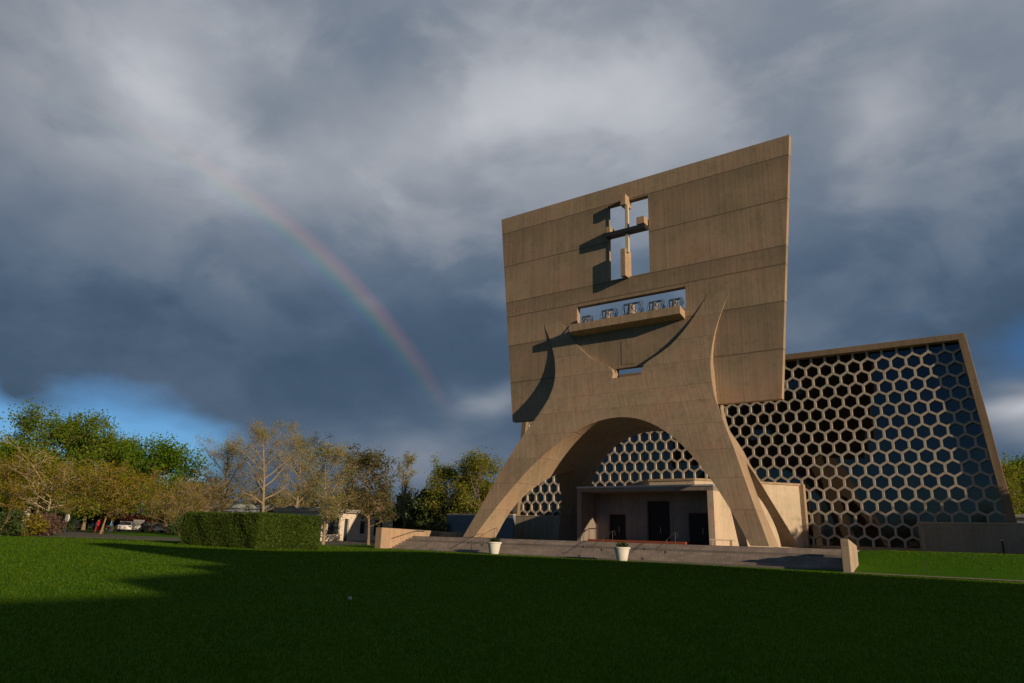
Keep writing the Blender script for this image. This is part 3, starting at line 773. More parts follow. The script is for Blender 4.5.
# ------------------------------------------------------------------ trees
def grow(seed, H, W, base, n1=15, n2=6, n3=5, up=.6, env='round', r0=None, forks=1, wob=.04, lean=0.):
    """skeleton of a tree: tapered trunk(s), limbs, branches, twigs; returns tubes (paths) and twig points"""
    rnd = random.Random(seed); paths = []; tips = []
    r0 = r0 or H*.016
    def envf(t):
        if env == 'round': return math.sqrt(max(0, 1-(2*t-.86)**2*.92))
        if env == 'cone': return max(.06, 1-t)**.8
        if env == 'vase': return .35+.75*t if t < .75 else max(.1, (1-t)*3.6)
        if env == 'column': return .75*math.sqrt(max(0.05, 1-(2*t-.9)**2*.95))
        return 1
    def limb(p, d, L, r, n, bend, curl=.0):
        pts = [p.copy()]; rad = [r]; d = d.normalized()
        for i in range(n):
            d = (d+Vector((rnd.gauss(0, bend), rnd.gauss(0, bend), rnd.gauss(0, bend)+curl))).normalized()
            p = p+d*(L/n); pts.append(p.copy()); rad.append(r*(1-.78*(i+1)/n))
        return pts, rad
    trunks = []
    for k in range(forks):
        a = rnd.uniform(0, 6.28); dd = Vector((math.cos(a)*.28*(forks > 1)+lean, math.sin(a)*.28*(forks > 1), 1))
        pts, rad = limb(Vector((rnd.uniform(-.25, .25)*(forks > 1), rnd.uniform(-.25, .25)*(forks > 1), -.15)), dd, H*.94, r0/(forks**.4), 9, wob, .03)
        rad[0] *= 1.35; paths.append((pts, rad)); trunks.append((pts, rad))
    for ti, (tp, trad) in enumerate(trunks):
        cnt = max(5, n1//forks)
        for i in range(cnt):
            t = (i+.5)/cnt; zt = base+(1-base)*t*.97
            fidx = zt/1.0*(len(tp)-1); i0 = min(int(fidx), len(tp)-2); fr = fidx-i0
            p = tp[i0].lerp(tp[i0+1], fr); rr = (trad[i0]*(1-fr)+trad[i0+1]*fr)
            a = i*2.4+rnd.uniform(-.5, .5)+ti*1.3
            L = max(.5, W*.5*envf(t)*rnd.uniform(.72, 1.12))
            ang = up*(.55+.9*t)
            d = Vector((math.cos(a)*math.cos(ang), math.sin(a)*math.cos(ang), math.sin(ang)))
            pts, rad = limb(p, d, L/max(.35, math.cos(ang))*.92, min(rr*.7, H*.008), 5, .12, .05)
            paths.append((pts, rad))
            for j in range(n2):
                s = .25+.75*(j+rnd.random())/n2; q = s*(len(pts)-1); q0 = min(int(q), len(pts)-2)
                pp = pts[q0].lerp(pts[q0+1], q-q0); dl = (pts[q0+1]-pts[q0]).normalized()
                side = Vector((rnd.gauss(0, 1), rnd.gauss(0, 1), rnd.gauss(.25, .7))).normalized()
                d2 = (dl*.7+side*.8).normalized()
                L2 = L*rnd.uniform(.28, .5)*(1.15-.5*s)+.25
                b, rb = limb(pp, d2, L2, rad[q0]*.5+.006, 3, .16, .05); paths.append((b, rb)); tips.append(b[-1])
                for k in range(n3):
                    s2 = .3+.7*(k+rnd.random())/n3; q = s2*(len(b)-1); k0 = min(int(q), len(b)-2)
                    pq = b[k0].lerp(b[k0+1], q-k0); dl2 = (b[k0+1]-b[k0]).normalized()
                    d3 = (dl2*.8+Vector((rnd.gauss(0, .8), rnd.gauss(0, .8), rnd.gauss(.2, .7)))).normalized()
                    c, rc = limb(pq, d3, L2*rnd.uniform(.3, .6)+.15, .011, 2, .2, .05); paths.append((c, rc)); tips += [c[1], c[2]]
    return paths, tips
def tubes_mesh(name, paths, mat, parent, rmin=.012):
    V = []; F = []
    for pts, rad in paths:
        n = 7 if rad[0] > .09 else (4 if rad[0] > .03 else 3); base = len(V)
        ax = None
        for i, p in enumerate(pts):
            d = (pts[min(i+1, len(pts)-1)]-pts[max(i-1, 0)]).normalized()
            ax = d.orthogonal().normalized() if ax is None else (ax-d*ax.dot(d)).normalized()
            b = d.cross(ax); r = max(rmin, rad[i])
            for k in range(n):
                a = 2*math.pi*k/n; w = p+(ax*math.cos(a)+b*math.sin(a))*r; V.append((w.x, w.y, w.z))
        for i in range(len(pts)-1):
            for k in range(n): F.append((base+i*n+k, base+i*n+(k+1) % n, base+(i+1)*n+(k+1) % n, base+(i+1)*n+k))
    return mesh_obj(name, V, F, mat, parent, local=True, smooth_shade=True)
M['leaf_green'] = leafmat('leaf_mid_green', [(.25, (.075, .145, .009)), (.5, (.135, .225, .013)), (.75, (.21, .285, .02))])
M['leaf_bright'] = leafmat('leaf_fresh_green', [(.25, (.055, .13, .006)), (.5, (.11, .225, .010)), (.75, (.17, .29, .018))])
M['leaf_gold'] = leafmat('leaf_golden_buds', [(.25, (.16, .145, .010)), (.5, (.27, .235, .016)), (.75, (.36, .31, .03))])
M['leaf_bud'] = leafmat('leaf_pale_buds', [(.25, (.21, .215, .06)), (.5, (.32, .32, .10)), (.75, (.42, .41, .15))])
M['leaf_dark'] = leafmat('needle_dark_green', [(.25, (.018, .04, .012)), (.5, (.04, .07, .018)), (.75, (.075, .105, .03))], .15)
M['leaf_greybud'] = leafmat('leaf_grey_green_buds', [(.25, (.07, .078, .025)), (.5, (.12, .125, .04)), (.75, (.18, .18, .07))])
M['leaf_red'] = leafmat('leaf_crimson', [(.25, (.07, .012, .012)), (.5, (.14, .025, .02)), (.75, (.20, .05, .035))])
M['leaf_pink'] = leafmat('blossom_dull_pink', [(.25, (.10, .06, .045)), (.5, (.19, .115, .09)), (.75, (.28, .19, .15))])
M['leaf_yellowgreen'] = leafmat('leaf_yellow_green', [(.25, (.13, .16, .015)), (.5, (.23, .26, .025)), (.75, (.33, .35, .05))])
KIND = {
 # leaf material, leaves per twig point, size, spread, grow settings, bark
 'leafy':   ('leaf_green', 14, .19, .62, dict(n1=24, n2=7, n3=4, base=.22, up=.55), 'bark'),
 'bright':  ('leaf_bright', 14, .20, .6, dict(n1=22, n2=7, n3=4, base=.20, up=.5), 'bark'),
 'gold':    ('leaf_gold', 8, .10, .36, dict(n1=16, n2=7, n3=5, base=.30, up=.42), 'twig'),
 'bare_gold': ('leaf_gold', 3, .10, .40, dict(n1=15, n2=8, n3=5, base=.26, up=.55, env='vase'), 'pale_wood'),
 'bud':     ('leaf_bud', 4, .075, .34, dict(n1=19, n2=8, n3=7, base=.22, up=.75), 'pale_bark'),
 'yellowgreen': ('leaf_yellowgreen', 7, .12, .36, dict(n1=18, n2=7, n3=5, base=.25, up=.7), 'bark'),
 'bare':    ('leaf_gold', 2, .08, .25, dict(n1=15, n2=8, n3=7, base=.22, up=.6, env='vase'), 'pale_bark'),
 'darkbare': ('leaf_greybud', 3, .13, .28, dict(n1=18, n2=7, n3=6, base=.20, up=.6), 'bark'),
 'evergreen': ('leaf_dark', 10, .20, .30, dict(n1=26, n2=6, n3=4, base=.05, up=.15, env='cone'), 'bark'),
 'evergreen_round': ('leaf_dark', 10, .20, .34, dict(n1=18, n2=6, n3=4, base=.08, up=.5), 'bark'),
 'red':     ('leaf_red', 8, .18, .34, dict(n1=14, n2=6, n3=4, base=.28, up=.5), 'bark'),
 'slender': ('leaf_bud', 2, .11, .22, dict(n1=18, n2=6, n3=5, base=.2, up=1.0, env='column'), 'pale_bark'),
}
SEED = [11]
def tree(kind, px, py_top, dist, wpx, label, name='tree', wide=1., trunk_px=None, **over):
    SEED[0] += 7
    x, y = azimuth_spot(px, dist); z = ground_z(x, y)
    H = top_height(px, py_top, dist)-z; Wd = wpx/FPX*dist*1.18
    lm, per, size, spread, g, bark = KIND[kind]; g = dict(g); g.update(over)
    t = empty(name, (x, y, z), label, 'tree')
    paths, tips = grow(SEED[0], H, Wd, **g)
    # fit the skeleton to the height wanted
    zmax = max(p.z for p in tips); k = H/zmax
    for pts, rad in paths:
        for p in pts: p.z *= k
    tips = [Vector((p.x, p.y, p.z)) for p in tips]
    tubes_mesh('trunk', paths, M[bark], t, .012 if dist < 90 else .016)
    rng = np.random.default_rng(SEED[0])
    # uneven crown: some twigs carry few leaves, others many
    P = np.array([tuple(p) for p in tips]); keep = rng.uniform(0, 1, len(P)) < .92
    quads_obj('crown', leaf_cloud(rng, P[keep], per, size, spread), M[lm], t)
    return t
TREES = [
 ('leafy', 34, 412, 128, 78, 'tallest green leafing tree at the far left, behind the bare spreading tree', {}),
 ('leafy', 2, 442, 120, 46, 'yellow green tree cut by the left edge of the picture', {}),
 ('leafy', 84, 428, 134, 60, 'olive green tree behind the golden spreading tree', {}),
 ('leafy', 112, 440, 138, 44, 'small olive green tree between the golden tree and the bright green tree', {}),
 ('bright', 152, 438, 126, 66, 'bright fresh green full-crowned tree', {}),
 ('gold', 12, 452, 100, 62, 'orange gold budding tree at the far left in front of the tall green tree', {}),
 ('bare_gold', 46, 440, 98, 92, 'spreading tree with bare pale limbs and thin golden buds beside the drive', dict()),
 ('gold', 102, 462, 92, 82, 'golden budding tree with a leaning trunk by the red figure', dict(lean=.16)),
 ('bare_gold', 185, 470, 112, 50, 'brownish budding tree above the left end of the hedge', {}),
 ('bare', 168, 484, 102, 56, 'bare pale multi-stemmed tree beside the parked cars', dict(forks=3)),
 ('bare', 205, 476, 106, 52, 'second bare brown tree, directly behind the left half of the hedge', dict(forks=2)),
 ('bud', 221, 433, 112, 50, 'tall pale budding tree right of the blue gap in the sky', {}),
 ('bud', 262, 417, 100, 58, 'tallest pale budding tree, straight behind the middle of the hedge', {}),
 ('bud', 294, 426, 106, 50, 'pale budding tree just right of the tallest one behind the hedge', {}),
 ('bud', 324, 441, 72, 54, 'pale budding tree whose trunk stands at the right end of the hedge', {}),
 ('darkbare', 343, 452, 118, 40, 'grey green thin tree behind the white building', {}),
 ('darkbare', 369, 448, 76, 52, 'dark rounded tree in front of the white building', {}),
 ('slender', 404, 452, 104, 20, 'slender pale upright tree right of the white building', {}),
 ('yellowgreen', 446, 458, 95, 44, 'yellow green tree left of the concrete leg, above the dark bushes', {}),
 ('yellowgreen', 482, 452, 91, 48, 'yellow green tree half hidden by the left concrete leg', {}),
 ('evergreen_round', 430, 492, 96, 34, 'dark bushy evergreen left of the shade-coloured low wall', {}),
 ('evergreen', 462, 480, 98, 24, 'dark pointed evergreen above the shade-coloured low wall', {}),
 ('evergreen', 486, 484, 102, 22, 'dark evergreen next to the upper edge of the concrete leg', {}),
 ('evergreen', 398, 496, 108, 22, 'small dark evergreen in front of the white building', {}),
 ('red', 78, 507, 150, 40, 'crimson leaved small tree behind the white sign', {}),
 ('red', 112, 508, 172, 40, 'crimson leaved small tree behind the two figures', {}),
 ('red', 150, 509, 175, 40, 'dull crimson small tree above the parked dark cars', {}),
 ('yellowgreen', 1013, 462, 130, 26, 'yellow green tree beyond the right end of the church', {}),
 ('leafy', 1030, 458, 140, 34, 'dark green tree cut by the right edge of the picture', {}),
]
for kind, px, py, dist, wpx, lab, over in TREES: tree(kind, px, py, dist, wpx, lab, 'evergreen_tree' if 'evergreen' in kind else 'tree', **over)

# shrubs near the drive
def shrub(px, dist, w, h, mk, lab, seed, name='shrub', n=240, size=.10):
    x, y = azimuth_spot(px, dist); z = ground_z(x, y); rng = np.random.default_rng(seed); rnd = random.Random(seed)
    t = empty(name, (x, y, z), lab, 'shrub'); paths = []; pts = []
    lob = [(rnd.uniform(-.5, .5)*w*.6, rnd.uniform(-.5, .5)*w*.6, rnd.uniform(.45, 1.)) for _ in range(7)]
    for i in range(26):
        lx, ly, lh = lob[i % 7]; a = rnd.uniform(0, 6.28); rr = rnd.random()*w*.25
        e = Vector((lx+math.cos(a)*rr, ly+math.sin(a)*rr, h*lh*rnd.uniform(.7, 1)))
        paths.append(([Vector((lx*.3, ly*.3, -.05)), Vector((lx*.7, ly*.7, e.z*.5)), e], [.035, .02, .01]))
    for i in range(n):
        lx, ly, lh = lob[i % 7]; d = rng.normal(0, 1, 3); d /= np.linalg.norm(d); q = rng.uniform(.4, 1)**.5
        pts.append((lx+d[0]*q*w*.28, ly+d[1]*q*w*.28, max(.08, h*lh*(.55+d[2]*q*.45))))
    tubes_mesh('stem', paths, M['twig'], t, .01)
    quads_obj('foliage', leaf_cloud(rng, pts, 14, size, .16), M[mk], t)
shrub(40, 78, 4.2, 2.5, 'leaf_pink', 'dull pink flowering shrub at the left edge of the lawn', 3)
shrub(16, 76, 4.6, 2.2, 'leaf_gold', 'brownish shrub at the far left edge of the lawn', 4)
shrub(-4, 74, 4.0, 2.4, 'leaf_dark', 'dark green shrub cut by the left edge of the picture', 5)
shrub(57, 96, 3.6, 3.0, 'leaf_dark', 'rounded dark green bush beside the white sign', 6)
shrub(183, 96, 3.2, 2.6, 'leaf_dark', 'dark bush between the parked cars and the hedge', 7)
shrub(412, 92, 5., 2.8, 'leaf_dark', 'dark green bush left of the low cheek wall', 8)
shrub(438, 90, 5.5, 3.4, 'leaf_dark', 'tall dark green bush between the cheek wall and the shade-coloured low wall', 9)

# far wood closing the view behind the separate trees
def woodland():
    rng = np.random.default_rng(77); pts = []; paths = []; rnd = random.Random(5)
    for i in range(230):
        px = rnd.uniform(-60, 515) if i < 120 else rnd.uniform(985, 1090)
        dist = rnd.uniform(150, 185); x, y = azimuth_spot(px, dist)
        if i >= 150: a_ = R(180)+rnd.uniform(-.75, .6); x, y = math.sin(a_)*dist*.6, math.cos(a_)*dist*.6
        z = ground_z(x, y)
        h = rnd.uniform(7, 13)*(1.15 if px < 180 else .95); w = rnd.uniform(3, 5)
        paths.append(([Vector((x, y, z-.2)), Vector((x+rnd.uniform(-.3, .3), y, z+h*.5)), Vector((x, y, z+h*.92))], [.2, .14, .03]))
        for k in range(70):
            d = rng.normal(0, 1, 3); d /= np.linalg.norm(d); q = rng.uniform(.2, 1)**.45
            pts.append((x+d[0]*q*w, y+d[1]*q*w, max(z+.5, z+h*.58+d[2]*q*h*.42)))
        for k in range(7):
            a = rnd.uniform(0, 6.28); z0 = z+h*rnd.uniform(.3, .7); p0 = Vector((x, y, z0))
            paths.append(([p0, p0+Vector((math.cos(a)*w*.5, math.sin(a)*w*.5, h*.16)), p0+Vector((math.cos(a)*w*.8, math.sin(a)*w*.8, h*.3))], [.07, .05, .02]))
    t = bpy.data.objects.new('woodland', None); C.objects.link(t); tag(t, 'far mixed wood closing the view behind the lawn', 'woodland', kind='stuff')
    tubes_mesh('trunks', paths, M['twig'], t, .02)
    quads_obj('foliage', leaf_cloud(rng, pts, 6, .26, .7), leafmat('wood_foliage', [(.2, (.055, .06, .014)), (.5, (.11, .105, .022)), (.8, (.16, .16, .03))]), t)
woodland()

# clipped hedge
def hedge():
    rng = np.random.default_rng(5)
    # corner near the camera at (-44.2, 31.4); long faces run left and back
    A, B = (-55.4, 31.6), (-44.3, 31.2); D = (-49.5, 41.0)
    x0, x1, y0, y1 = -50.2, -40.9, 28.5, 33.6; z0 = ground_z(-45, 31)-.1; z1 = 1.05
    t = empty('hedge', ((x0+x1)/2, (y0+y1)/2, z0), 'tall clipped boxy evergreen hedge standing on the lawn', 'hedge')
    ins = .16
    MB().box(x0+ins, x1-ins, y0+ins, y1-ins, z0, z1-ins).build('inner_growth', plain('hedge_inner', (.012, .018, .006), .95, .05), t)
    pts = []
    def face(n, f): 
        for _ in range(n): pts.append(f(rng.random(), rng.random()))
    def rough(): return rng.normal(0, .03)
    def zz(v): return z0+.1+v*(z1-z0-.1)
    def bulge(a, v): return .035*math.sin(a*9.+v*2)+.03*math.sin(a*23.+v*5)
    face(112000, lambda u, v: (x0+u*(x1-x0), y0+rough()+bulge(u, v), zz(v)))
    face(6000, lambda u, v: (x1+rough()+bulge(u, v), y0+u*(y1-y0), zz(v)))
    face(10000, lambda u, v: (x0+u*(x1-x0), y0+v*(y1-y0), z1+rough()+.6*bulge(u, v)))
    face(3000, lambda u, v: (x0+rough()+bulge(u, v), y0+u*(y1-y0), zz(v)))
    face(3000, lambda u, v: (x0+u*(x1-x0), y1+rough(), zz(v)))
    quads_obj('foliage', leaf_cloud(rng, np.array(pts), 3, .05, .05), leafmat('hedge_leaf', [(.25, (.026, .055, .006)), (.5, (.055, .10, .010)), (.75, (.095, .145, .018))], .3), t, off=tuple(t.location))
hedge()

# grass blades of the near lawn
def grass():
    rng = np.random.default_rng(9); V = []
    n = 400000
    d = np.exp(rng.uniform(math.log(4.2), math.log(82), n)); a = rng.uniform(R(-82), R(9), n)
    x = d*np.sin(a); y = d*np.cos(a)
    ok = ~((x > -55.2) & (x < -7.4) & (y > 43.6)) & (y < 84) & ~((x > -9) & (y > 42.4) & (y < 44.6))
    x, y, d = x[ok], y[ok], d[ok]; n = len(x)
    z = np.array([ground_z(p, q) for p, q in zip(x, y)])
    hh = .024*(d/8)**.35*rng.uniform(.5, 1.3, n); ww = .0050*(d/8)**.95*rng.uniform(.7, 1.3, n); th = rng.uniform(0, 6.28, n)
    lx, ly = rng.normal(0, .3, n)*hh, rng.normal(0, .3, n)*hh
    c, s_ = np.cos(th)*ww, np.sin(th)*ww
    p0 = np.stack([x-c, y-s_, z-.005], 1); p1 = np.stack([x+c, y+s_, z-.005], 1)
    p2 = np.stack([x+c*.35+lx, y+s_*.35+ly, z+hh], 1); p3 = np.stack([x-c*.35+lx, y-s_*.35+ly, z+hh], 1)
    V.append(np.stack([p0, p1, p2, p3], 1).reshape(-1, 3))
    o = quads_obj('grass', np.concatenate(V), leafmat('grass_blade', [(.25, (.046, .125, .001)), (.5, (.078, .165, .001)), (.75, (.115, .195, .002))], .55), None)
    tag(o, 'short mown grass of the dark lawn in the foreground', 'grass', kind='stuff')
grass()
x, y = -8.2, 9.6
tw = empty('weed_flower', (-10.01, 9.04, ground_z(-10, 9)), 'tiny pale dandelion seed head in the dark lawn', 'flower')
MB().tube([(0, 0, 0), (.01, 0, .12)], .006, 5).build('stem', M['pot_leaf'], tw, local=True)
MB().lathe([(0, -.03), (.03, -.02), (.04, 0), (.03, .025), (0, .035)], (.01, 0, .14), 8).build('seed_head', M['white_pot'], tw, local=True)

# ------------------------------------------------------------------ background buildings
M['white_wall'] = plain('white_render', (.55, .49, .42), .85, .2, .08, 1.)
M['tan_wall'] = plain('tan_brick_wall', (.40, .32, .23), .85, .2, .1, 2.)
M['grey_roof'] = plain('grey_metal_roof', (.22, .26, .29), .6, .3, .1, 1.)
M['pane'] = plain('window_pane', (.03, .04, .05), .08, .5, .2, 1.)
M['frame_white'] = plain('window_frame_paint', (.6, .6, .58), .6, .3)
def low_building(px0, px1, dist, zb, h, wall, roof, lab, wins, depth=10, roof_h=.5, dist2=None):
    a = Vector(azimuth_spot(px0, dist)); b = Vector(azimuth_spot(px1, dist2 or dist))
    L = (b-a).length; ang = math.atan2(b.y-a.y, b.x-a.x); z = ground_z(*a)+zb
    t = empty('building', (a.x, a.y, z), lab, 'building', None, ang)
    # wall with real window recesses
    mb = MB(); x = 0
    for (u0, u1, s, e) in wins:
        x0, x1 = u0*L, u1*L
        mb.box(x, x0, 0, .3, 0, h); mb.box(x0, x1, 0, .3, 0, s*h); mb.box(x0, x1, 0, .3, e*h, h); x = x1
    mb.box(x, L, 0, .3, 0, h); mb.box(0, .3, .301, depth, 0, h); mb.box(L-.3, L, .301, depth, 0, h); mb.box(.301, L-.301, depth-.3, depth-.002, 0, h)
    mb.build('wall', wall, t, local=True)
    MB().box(-.4, L+.4, -.4, depth+.4, h+.003, h+roof_h).build('roof', roof, t, local=True, bevel=.03)
    for (u0, u1, s, e) in wins:
        x0, x1 = u0*L, u1*L
        w = MB().box(x0+.003, x1-.003, .2, .24, s*h+.003, e*h-.003).build('window', M['pane'], t, local=True)
        f = MB(); n = max(1, int((x1-x0)/1.2))
        for k in range(n+1): 
            xx = x0+(x1-x0)*k/n; f.box(max(x0+.004, xx-.05), min(x1-.004, xx+.05), .12, .198, s*h+.004, e*h-.004)
        f.build('frame', M['frame_white'], w, local=True)
    return t
low_building(321, 392, 84, 0, 3.3, M['white_wall'], M['roofing'], 'low white building with dark windows right of the hedge',
             [(.08, .24, .25, .85), (.30, .36, .0, .8), (.52, .60, .3, .75), (.72, .86, .25, .8)], roof_h=.45, dist2=90)
low_building(206, 322, 118, 1.6, 2.4, M['slate_and_shade_wall'], M['grey_roof'], 'long low building with a grey roof showing over the hedge', [(.1, .3, .3, .8), (.5, .7, .3, .8)], roof_h=.7)
low_building(189, 206, 112, 1.6, 2.0, M['tan_wall'], M['roofing'], 'small tan flat-roofed building above the left end of the hedge', [(.3, .6, .3, .7)], 6, .35)
low_building(1008, 1062, 112, 0, 4.6, M['slate_and_shade_wall'], M['grey_roof'], 'blue grey building beyond the right end of the church', [(.05, .3, .35, .85), (.4, .7, .35, .85)], roof_h=.4)
low_building(-30, 52, 132, 0, 3.6, M['white_wall'], M['roofing'], 'pale building half hidden behind the far left trees', [(.3, .42, .3, .8), (.55, .62, .0, .75), (.7, .9, .3, .8)], roof_h=.4)

# unseen hall added right of the camera, roofline shaped to throw the lawn's shadow
def hall():
    s = Vector((math.cos(SUN_AZ), -math.sin(SUN_AZ))); n = Vector((math.sin(SUN_AZ), math.cos(SUN_AZ)))
    g = -1.28; tn = math.tan(SUN_EL)
    def wp(a, c): q = s*a+n*c; return q.x, q.y
    a0 = 40.
    t = empty('shadow_hall', (*wp(a0+8, 22), g), 'unseen brick hall with windows, added right of the lawn to shade it', 'building')
    prof = [(-40, 21), (-12, 21.5), (.6, 21), (.61, 12.6), (4.3, 12.8), (4.31, 13.8), (7.6, 14.4), (7.61, 15.2), (9.6, 15.5), (9.61, 21.6), (12, 22.2), (14, 20.4), (18.5, 19.2), (23, 19.4), (28, 19.8), (31, 19.8), (34, 17.7), (38.4, 15.6)]
    V = []; F = []; m = len(prof)
    for a in (a0, a0+16):
        for c, h in prof: V.append((*wp(a, c), g-.5))
        for c, h in prof: V.append((*wp(a, c), g+h))
    for k in range(m-1):
        F += [(k, k+1, m+k+1, m+k), (2*m+k+1, 2*m+k, 3*m+k, 3*m+k+1), (m+k, m+k+1, 3*m+k+1, 3*m+k)]
    F += [(0, m, 3*m, 2*m), (m-1, 3*m-1, 4*m-1, 2*m-1)]
    mesh_obj('wall', V, F, plain('hall_brick', (.30, .17, .11), .9, .2, .2, 4.), t)
    for fl in range(3):
        for k in range(17):
            c = -36+k*4.4
            h = lerp_tab(prof, c)
            z = 1.4+fl*3.8
            if z+2.4 > h: continue
            q = [wp(a0-.02, c-.7), wp(a0-.02, c+.7)]; 
            mesh_obj('window', [(*q[0], g+z), (*q[1], g+z), (*q[1], g+z+2.1), (*q[0], g+z+2.1)], [(0, 1, 2, 3)], M['pane'], t)
hall()

# ------------------------------------------------------------------ cars, people and small things by the drive
def car(px, dist, rz, paint, lab, van=False):
    x, y = azimuth_spot(px, dist); t = empty('parked_car', (x, y, ground_z(x, y)+.03), lab, 'car', 'cars parked beyond the drive', rz)
    L, Wd = 4.5, 1.78
    sill, belt, top = .28, .86, (1.75 if van else 1.45)
    prof = [(-2.2, .35), (-2.22, .62), (-2.1, .88), (-1.95, belt+.08), (-.0+.95, belt+.04), (2.0, .74), (2.22, .60), (2.24, .35), (2.0, sill), (-2.0, sill)]
    n = len(prof); v = []; f = []
    for yy, k in ((-Wd/2, .97), (-Wd/2+.06, 1.), (Wd/2-.06, 1.), (Wd/2, .97)):
        v += [(a*k, yy, .6+(b-.6)*k) for a, b in prof]
    for i in range(3):
        for k in range(n): f.append((i*n+k, i*n+(k+1) % n, (i+1)*n+(k+1) % n, (i+1)*n+k))
    f += [tuple(range(n-1, -1, -1)), tuple(range(3*n, 4*n))]
    body = mesh_obj('body', v, f, paint, t, local=True)
    bm = bmesh.new(); bm.from_mesh(body.data); bmesh.ops.recalc_face_normals(bm, faces=bm.faces); bm.to_mesh(body.data); bm.free()
    gl = [(-1.85, belt+.06), (-1.45 if not van else -1.75, top-.06), (.25, top-.04), (.98, belt+.02)]
    MB().xprism(gl, -Wd/2+.16, Wd/2-.16).build('windows', M['pane'], t, local=True)
    rf = [(-1.5 if not van else -1.8, top-.055), (-1.3 if not van else -1.6, top), (.1, top+.01), (.28, top-.035)]
    MB().xprism(rf, -Wd/2+.13, Wd/2-.13).build('roof', paint, t, local=True)
    for sx in (-1.35, 1.38):
        for sy in (-1, 1):
            c = Vector((sx, sy*(Wd/2-.09), .32)); ring = MB(); nn = 18
            w = MB().tube([c-Vector((0, .10, 0)), c+Vector((0, .10, 0))], .32, nn).build('wheel', M['tyre'], t, local=True)
            MB().tube([c+Vector((0, sy*.09, 0)), c+Vector((0, sy*.115, 0))], .20, nn).build('rim', M['rim'], w, local=True)
    for sy in (-1, 1):
        MB().box(2.13, 2.235, sy*.62-.16, sy*.62+.16, .58, .70).build('headlight', M['frame_white'], t, local=True, bevel=.02)
        MB().box(-2.225, -2.13, sy*.66-.13, sy*.66+.13, .66, .82).build('tail_light', M['leaf_red'], t, local=True, bevel=.02)
def paint(n, c): 
    m = plain(n, c, .3, .5, .03, 1.); m.node_tree.nodes['Principled BSDF'].inputs['Coat Weight'].default_value = .5; return m
PW, PD, PB, PS = paint('white_car_paint', (.75, .75, .74)), paint('dark_blue_car_paint', (.02, .03, .06)), paint('black_car_paint', (.015, .015, .017)), paint('silver_car_paint', (.35, .37, .40))
car(126, 118, R(150), PW, 'white car nearest to the blue figure')
car(137, 121, R(158), PW, 'second white car, right of the first under the trees', True)
car(149, 119, R(152), PB, 'black car just right of the white cars')
car(159, 120, R(150), PD, 'dark blue car in the middle of the dark row')
car(168, 121, R(147), PS, 'silver grey car in the row beside the bare trees')
car(177, 119, R(150), PD, 'dark blue car at the right end of the row by the hedge')
car(73, 118, R(160), PB, 'black car under the crimson tree behind the white sign')

def person(px, dist, H, rz, shirt, trousers, lab, stride=.16):
    x, y = azimuth_spot(px, dist); t = empty('person', (x, y, ground_z(x, y)+.04), lab, 'person', None, rz)
    k = H/1.75
    J = {'pel': (0, 0, .95), 'waist': (0, 0, 1.08), 'chest': (0, .01, 1.32), 'neck': (0, .0, 1.47), 'head': (0, .015, 1.58), 'crown': (0, .01, 1.70)}
    ed = [('pel', 'waist'), ('waist', 'chest'), ('chest', 'neck'), ('neck', 'head'), ('head', 'crown')]
    rad = {'pel': .15, 'waist': .13, 'chest': .155, 'neck': .055, 'head': .088, 'crown': .07}
    for s, sn in ((-1, 'a'), (1, 'b')):
        sw = stride*s
        for nm, p, r in (('hip', (.10*s, 0, .88), .095), ('knee', (.11*s, sw*.7+.03, .50), .062), ('ankle', (.11*s, sw, .09), .042), ('toe', (.12*s, sw+.16, .045), .035),
                         ('sho', (.19*s, 0, 1.42), .065), ('elb', (.25*s, -sw*.4-.02, 1.15), .045), ('wri', (.25*s, -sw*.9+.08, .93), .032), ('hand', (.245*s, -sw*1.0+.12, .82), .035)):
            J[nm+sn] = p; rad[nm+sn] = r
        ed += [('pel', 'hip'+sn), ('hip'+sn, 'knee'+sn), ('knee'+sn, 'ankle'+sn), ('ankle'+sn, 'toe'+sn), ('chest', 'sho'+sn), ('sho'+sn, 'elb'+sn), ('elb'+sn, 'wri'+sn), ('wri'+sn, 'hand'+sn)]
    names = list(J); me = bpy.data.meshes.new('body')
    me.from_pydata([tuple(c*k for c in J[n]) for n in names], [(names.index(a), names.index(b)) for a, b in ed], [])
    o = link(bpy.data.objects.new('body', me), t)
    o.modifiers.new('grow', 'SKIN'); me.skin_vertices[0].data[0].use_root = True
    for i, n in enumerate(names): me.skin_vertices[0].data[i].radius = (rad[n]*k, rad[n]*k)
    sb = o.modifiers.new('round', 'SUBSURF'); sb.levels = 2; sb.render_levels = 2
    dg = bpy.context.evaluated_depsgraph_get(); nm = bpy.data.meshes.new_from_object(o.evaluated_get(dg))
    o.modifiers.clear(); o.data = nm; nm.materials.clear()
    for mm in (SKIN, shirt, trousers, SHOE): nm.materials.append(mm)
    for p in nm.polygons:
        c = p.center/k
        p.material_index = 3 if c.z < .11 else 2 if c.z < .98 and abs(c.x) < .205 else 0 if (c.z > 1.47 or c.z < .95) else 1
        p.use_smooth = True
    bm = MB(); bm.lathe([(0, .125), (.06, .11), (.098, .06), (.105, .0), (.09, -.05)], (0, -.01*k, 1.62*k), 14); bm.v = [(a*k, b*k, 1.62*k+(c-1.62*k)*k) for a, b, c in bm.v]
    bm.build('hair', HAIR, t, local=True, sm=True)
    f = MB(); f.box(-.045*k, -.02*k, .095*k, .105*k, 1.60*k, 1.615*k); f.box(.02*k, .045*k, .095*k, .105*k, 1.60*k, 1.615*k); f.box(-.025*k, .025*k, .09*k, .10*k, 1.53*k, 1.54*k); f.box(-.012*k, .012*k, .095*k, .118*k, 1.56*k, 1.59*k)
    f.build('face', HAIR, t, local=True)
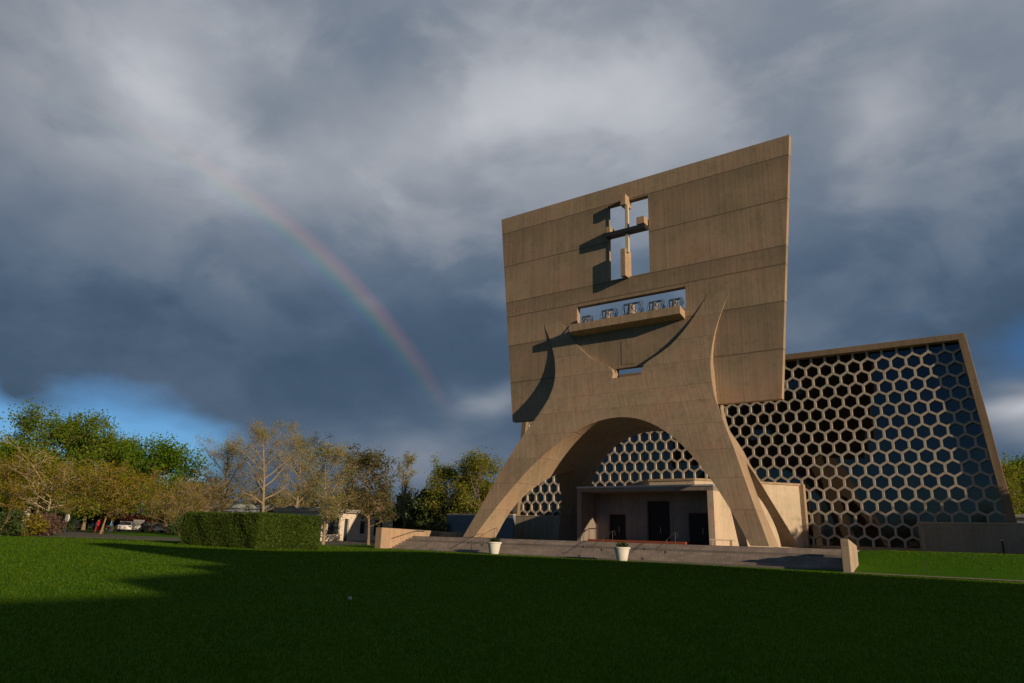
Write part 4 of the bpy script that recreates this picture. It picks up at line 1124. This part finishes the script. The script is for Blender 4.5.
SKIN, HAIR, SHOE = plain('skin', (.42, .25, .17), .6, .3, .05), plain('hair', (.04, .025, .015), .7, .3), plain('shoe', (.03, .03, .03), .7, .3)
person(98, 94, 1.6, R(200), plain('red_cloth', (.55, .02, .02), .9, .1), plain('red_cloth_dark', (.40, .02, .02), .9, .1), 'person all in red standing by the drive')
person(103.5, 94.5, 1.0, R(170), plain('orange_cloth', (.45, .16, .05), .9, .1), plain('tan_trousers', (.25, .16, .08), .9, .1), 'small child in orange between the red and the blue figure')
person(111, 94, 1.6, R(150), plain('blue_cloth', (.10, .32, .48), .9, .1), plain('dark_trousers', (.04, .05, .08), .9, .1), 'person in a light blue top standing by the drive')

# sign, bollard, pole
x, y = azimuth_spot(66, 90); t = empty('sign', (x, y, ground_z(x, y)), 'white round-topped sign on a dark post under the trees', 'sign')
MB().box(-.07, .07, -.07, .07, 0, 1.3).build('post', M['steel'], t, local=True)
m2 = MB(); m2.tube([(0, -.05, 1.62), (0, .05, 1.62)], .42, 24); m2.build('panel', M['white_pot'], t, local=True)
p = on_y(1004, 553, 73.2); t = empty('bollard_light', (p.x, 73.0, ground_z(p.x, 73)), 'slim black bollard light in front of the low wall', 'bollard')
MB().lathe([(0, 0), (.13, 0), (.13, .03), (.085, .05), (.085, 1.05), (.10, 1.07), (.10, 1.28), (.05, 1.34), (0, 1.35)], (0, 0, 0), 14).build('post', M['steel'], t, local=True, sm=False)
MB().lathe([(.088, 1.09), (.102, 1.10), (.102, 1.24), (.088, 1.25)], (0, 0, 0), 14).build('lens', M['frame_white'], t, local=True)
p = on_y(928, 577, 44.6); t = empty('marker_pole', (p.x, 44.6, ground_z(p.x, 44.6)), 'thin grey pole beside the footpath on the sunlit grass', 'pole')
MB().tube([(0, 0, -.1), (0, 0, 2.3)], .015, 8).build('pole', M['steel'], t, local=True)

# trees right of the picture that shade the low wall in the evening
for (x, y, h, lab) in ((17., 69.5, 9.5, 'leafy tree right of the low wall'), (25., 66.0, 11., 'second leafy tree, farther right of the low wall')):
    d = math.hypot(x, y); SEED[0] += 7; z = ground_z(x, y); g = dict(KIND['leafy'][4])
    t = empty('tree', (x, y, z), lab, 'tree'); paths, tips = grow(SEED[0], h, 7., **g); k = h/max(p.z for p in tips)
    for pts, rad in paths:
        for p in pts: p.z *= k
    tubes_mesh('trunk', paths, M['bark'], t); quads_obj('crown', leaf_cloud(np.random.default_rng(SEED[0]), [tuple(p) for p in tips], 12, .22, .5), M['leaf_green'], t)
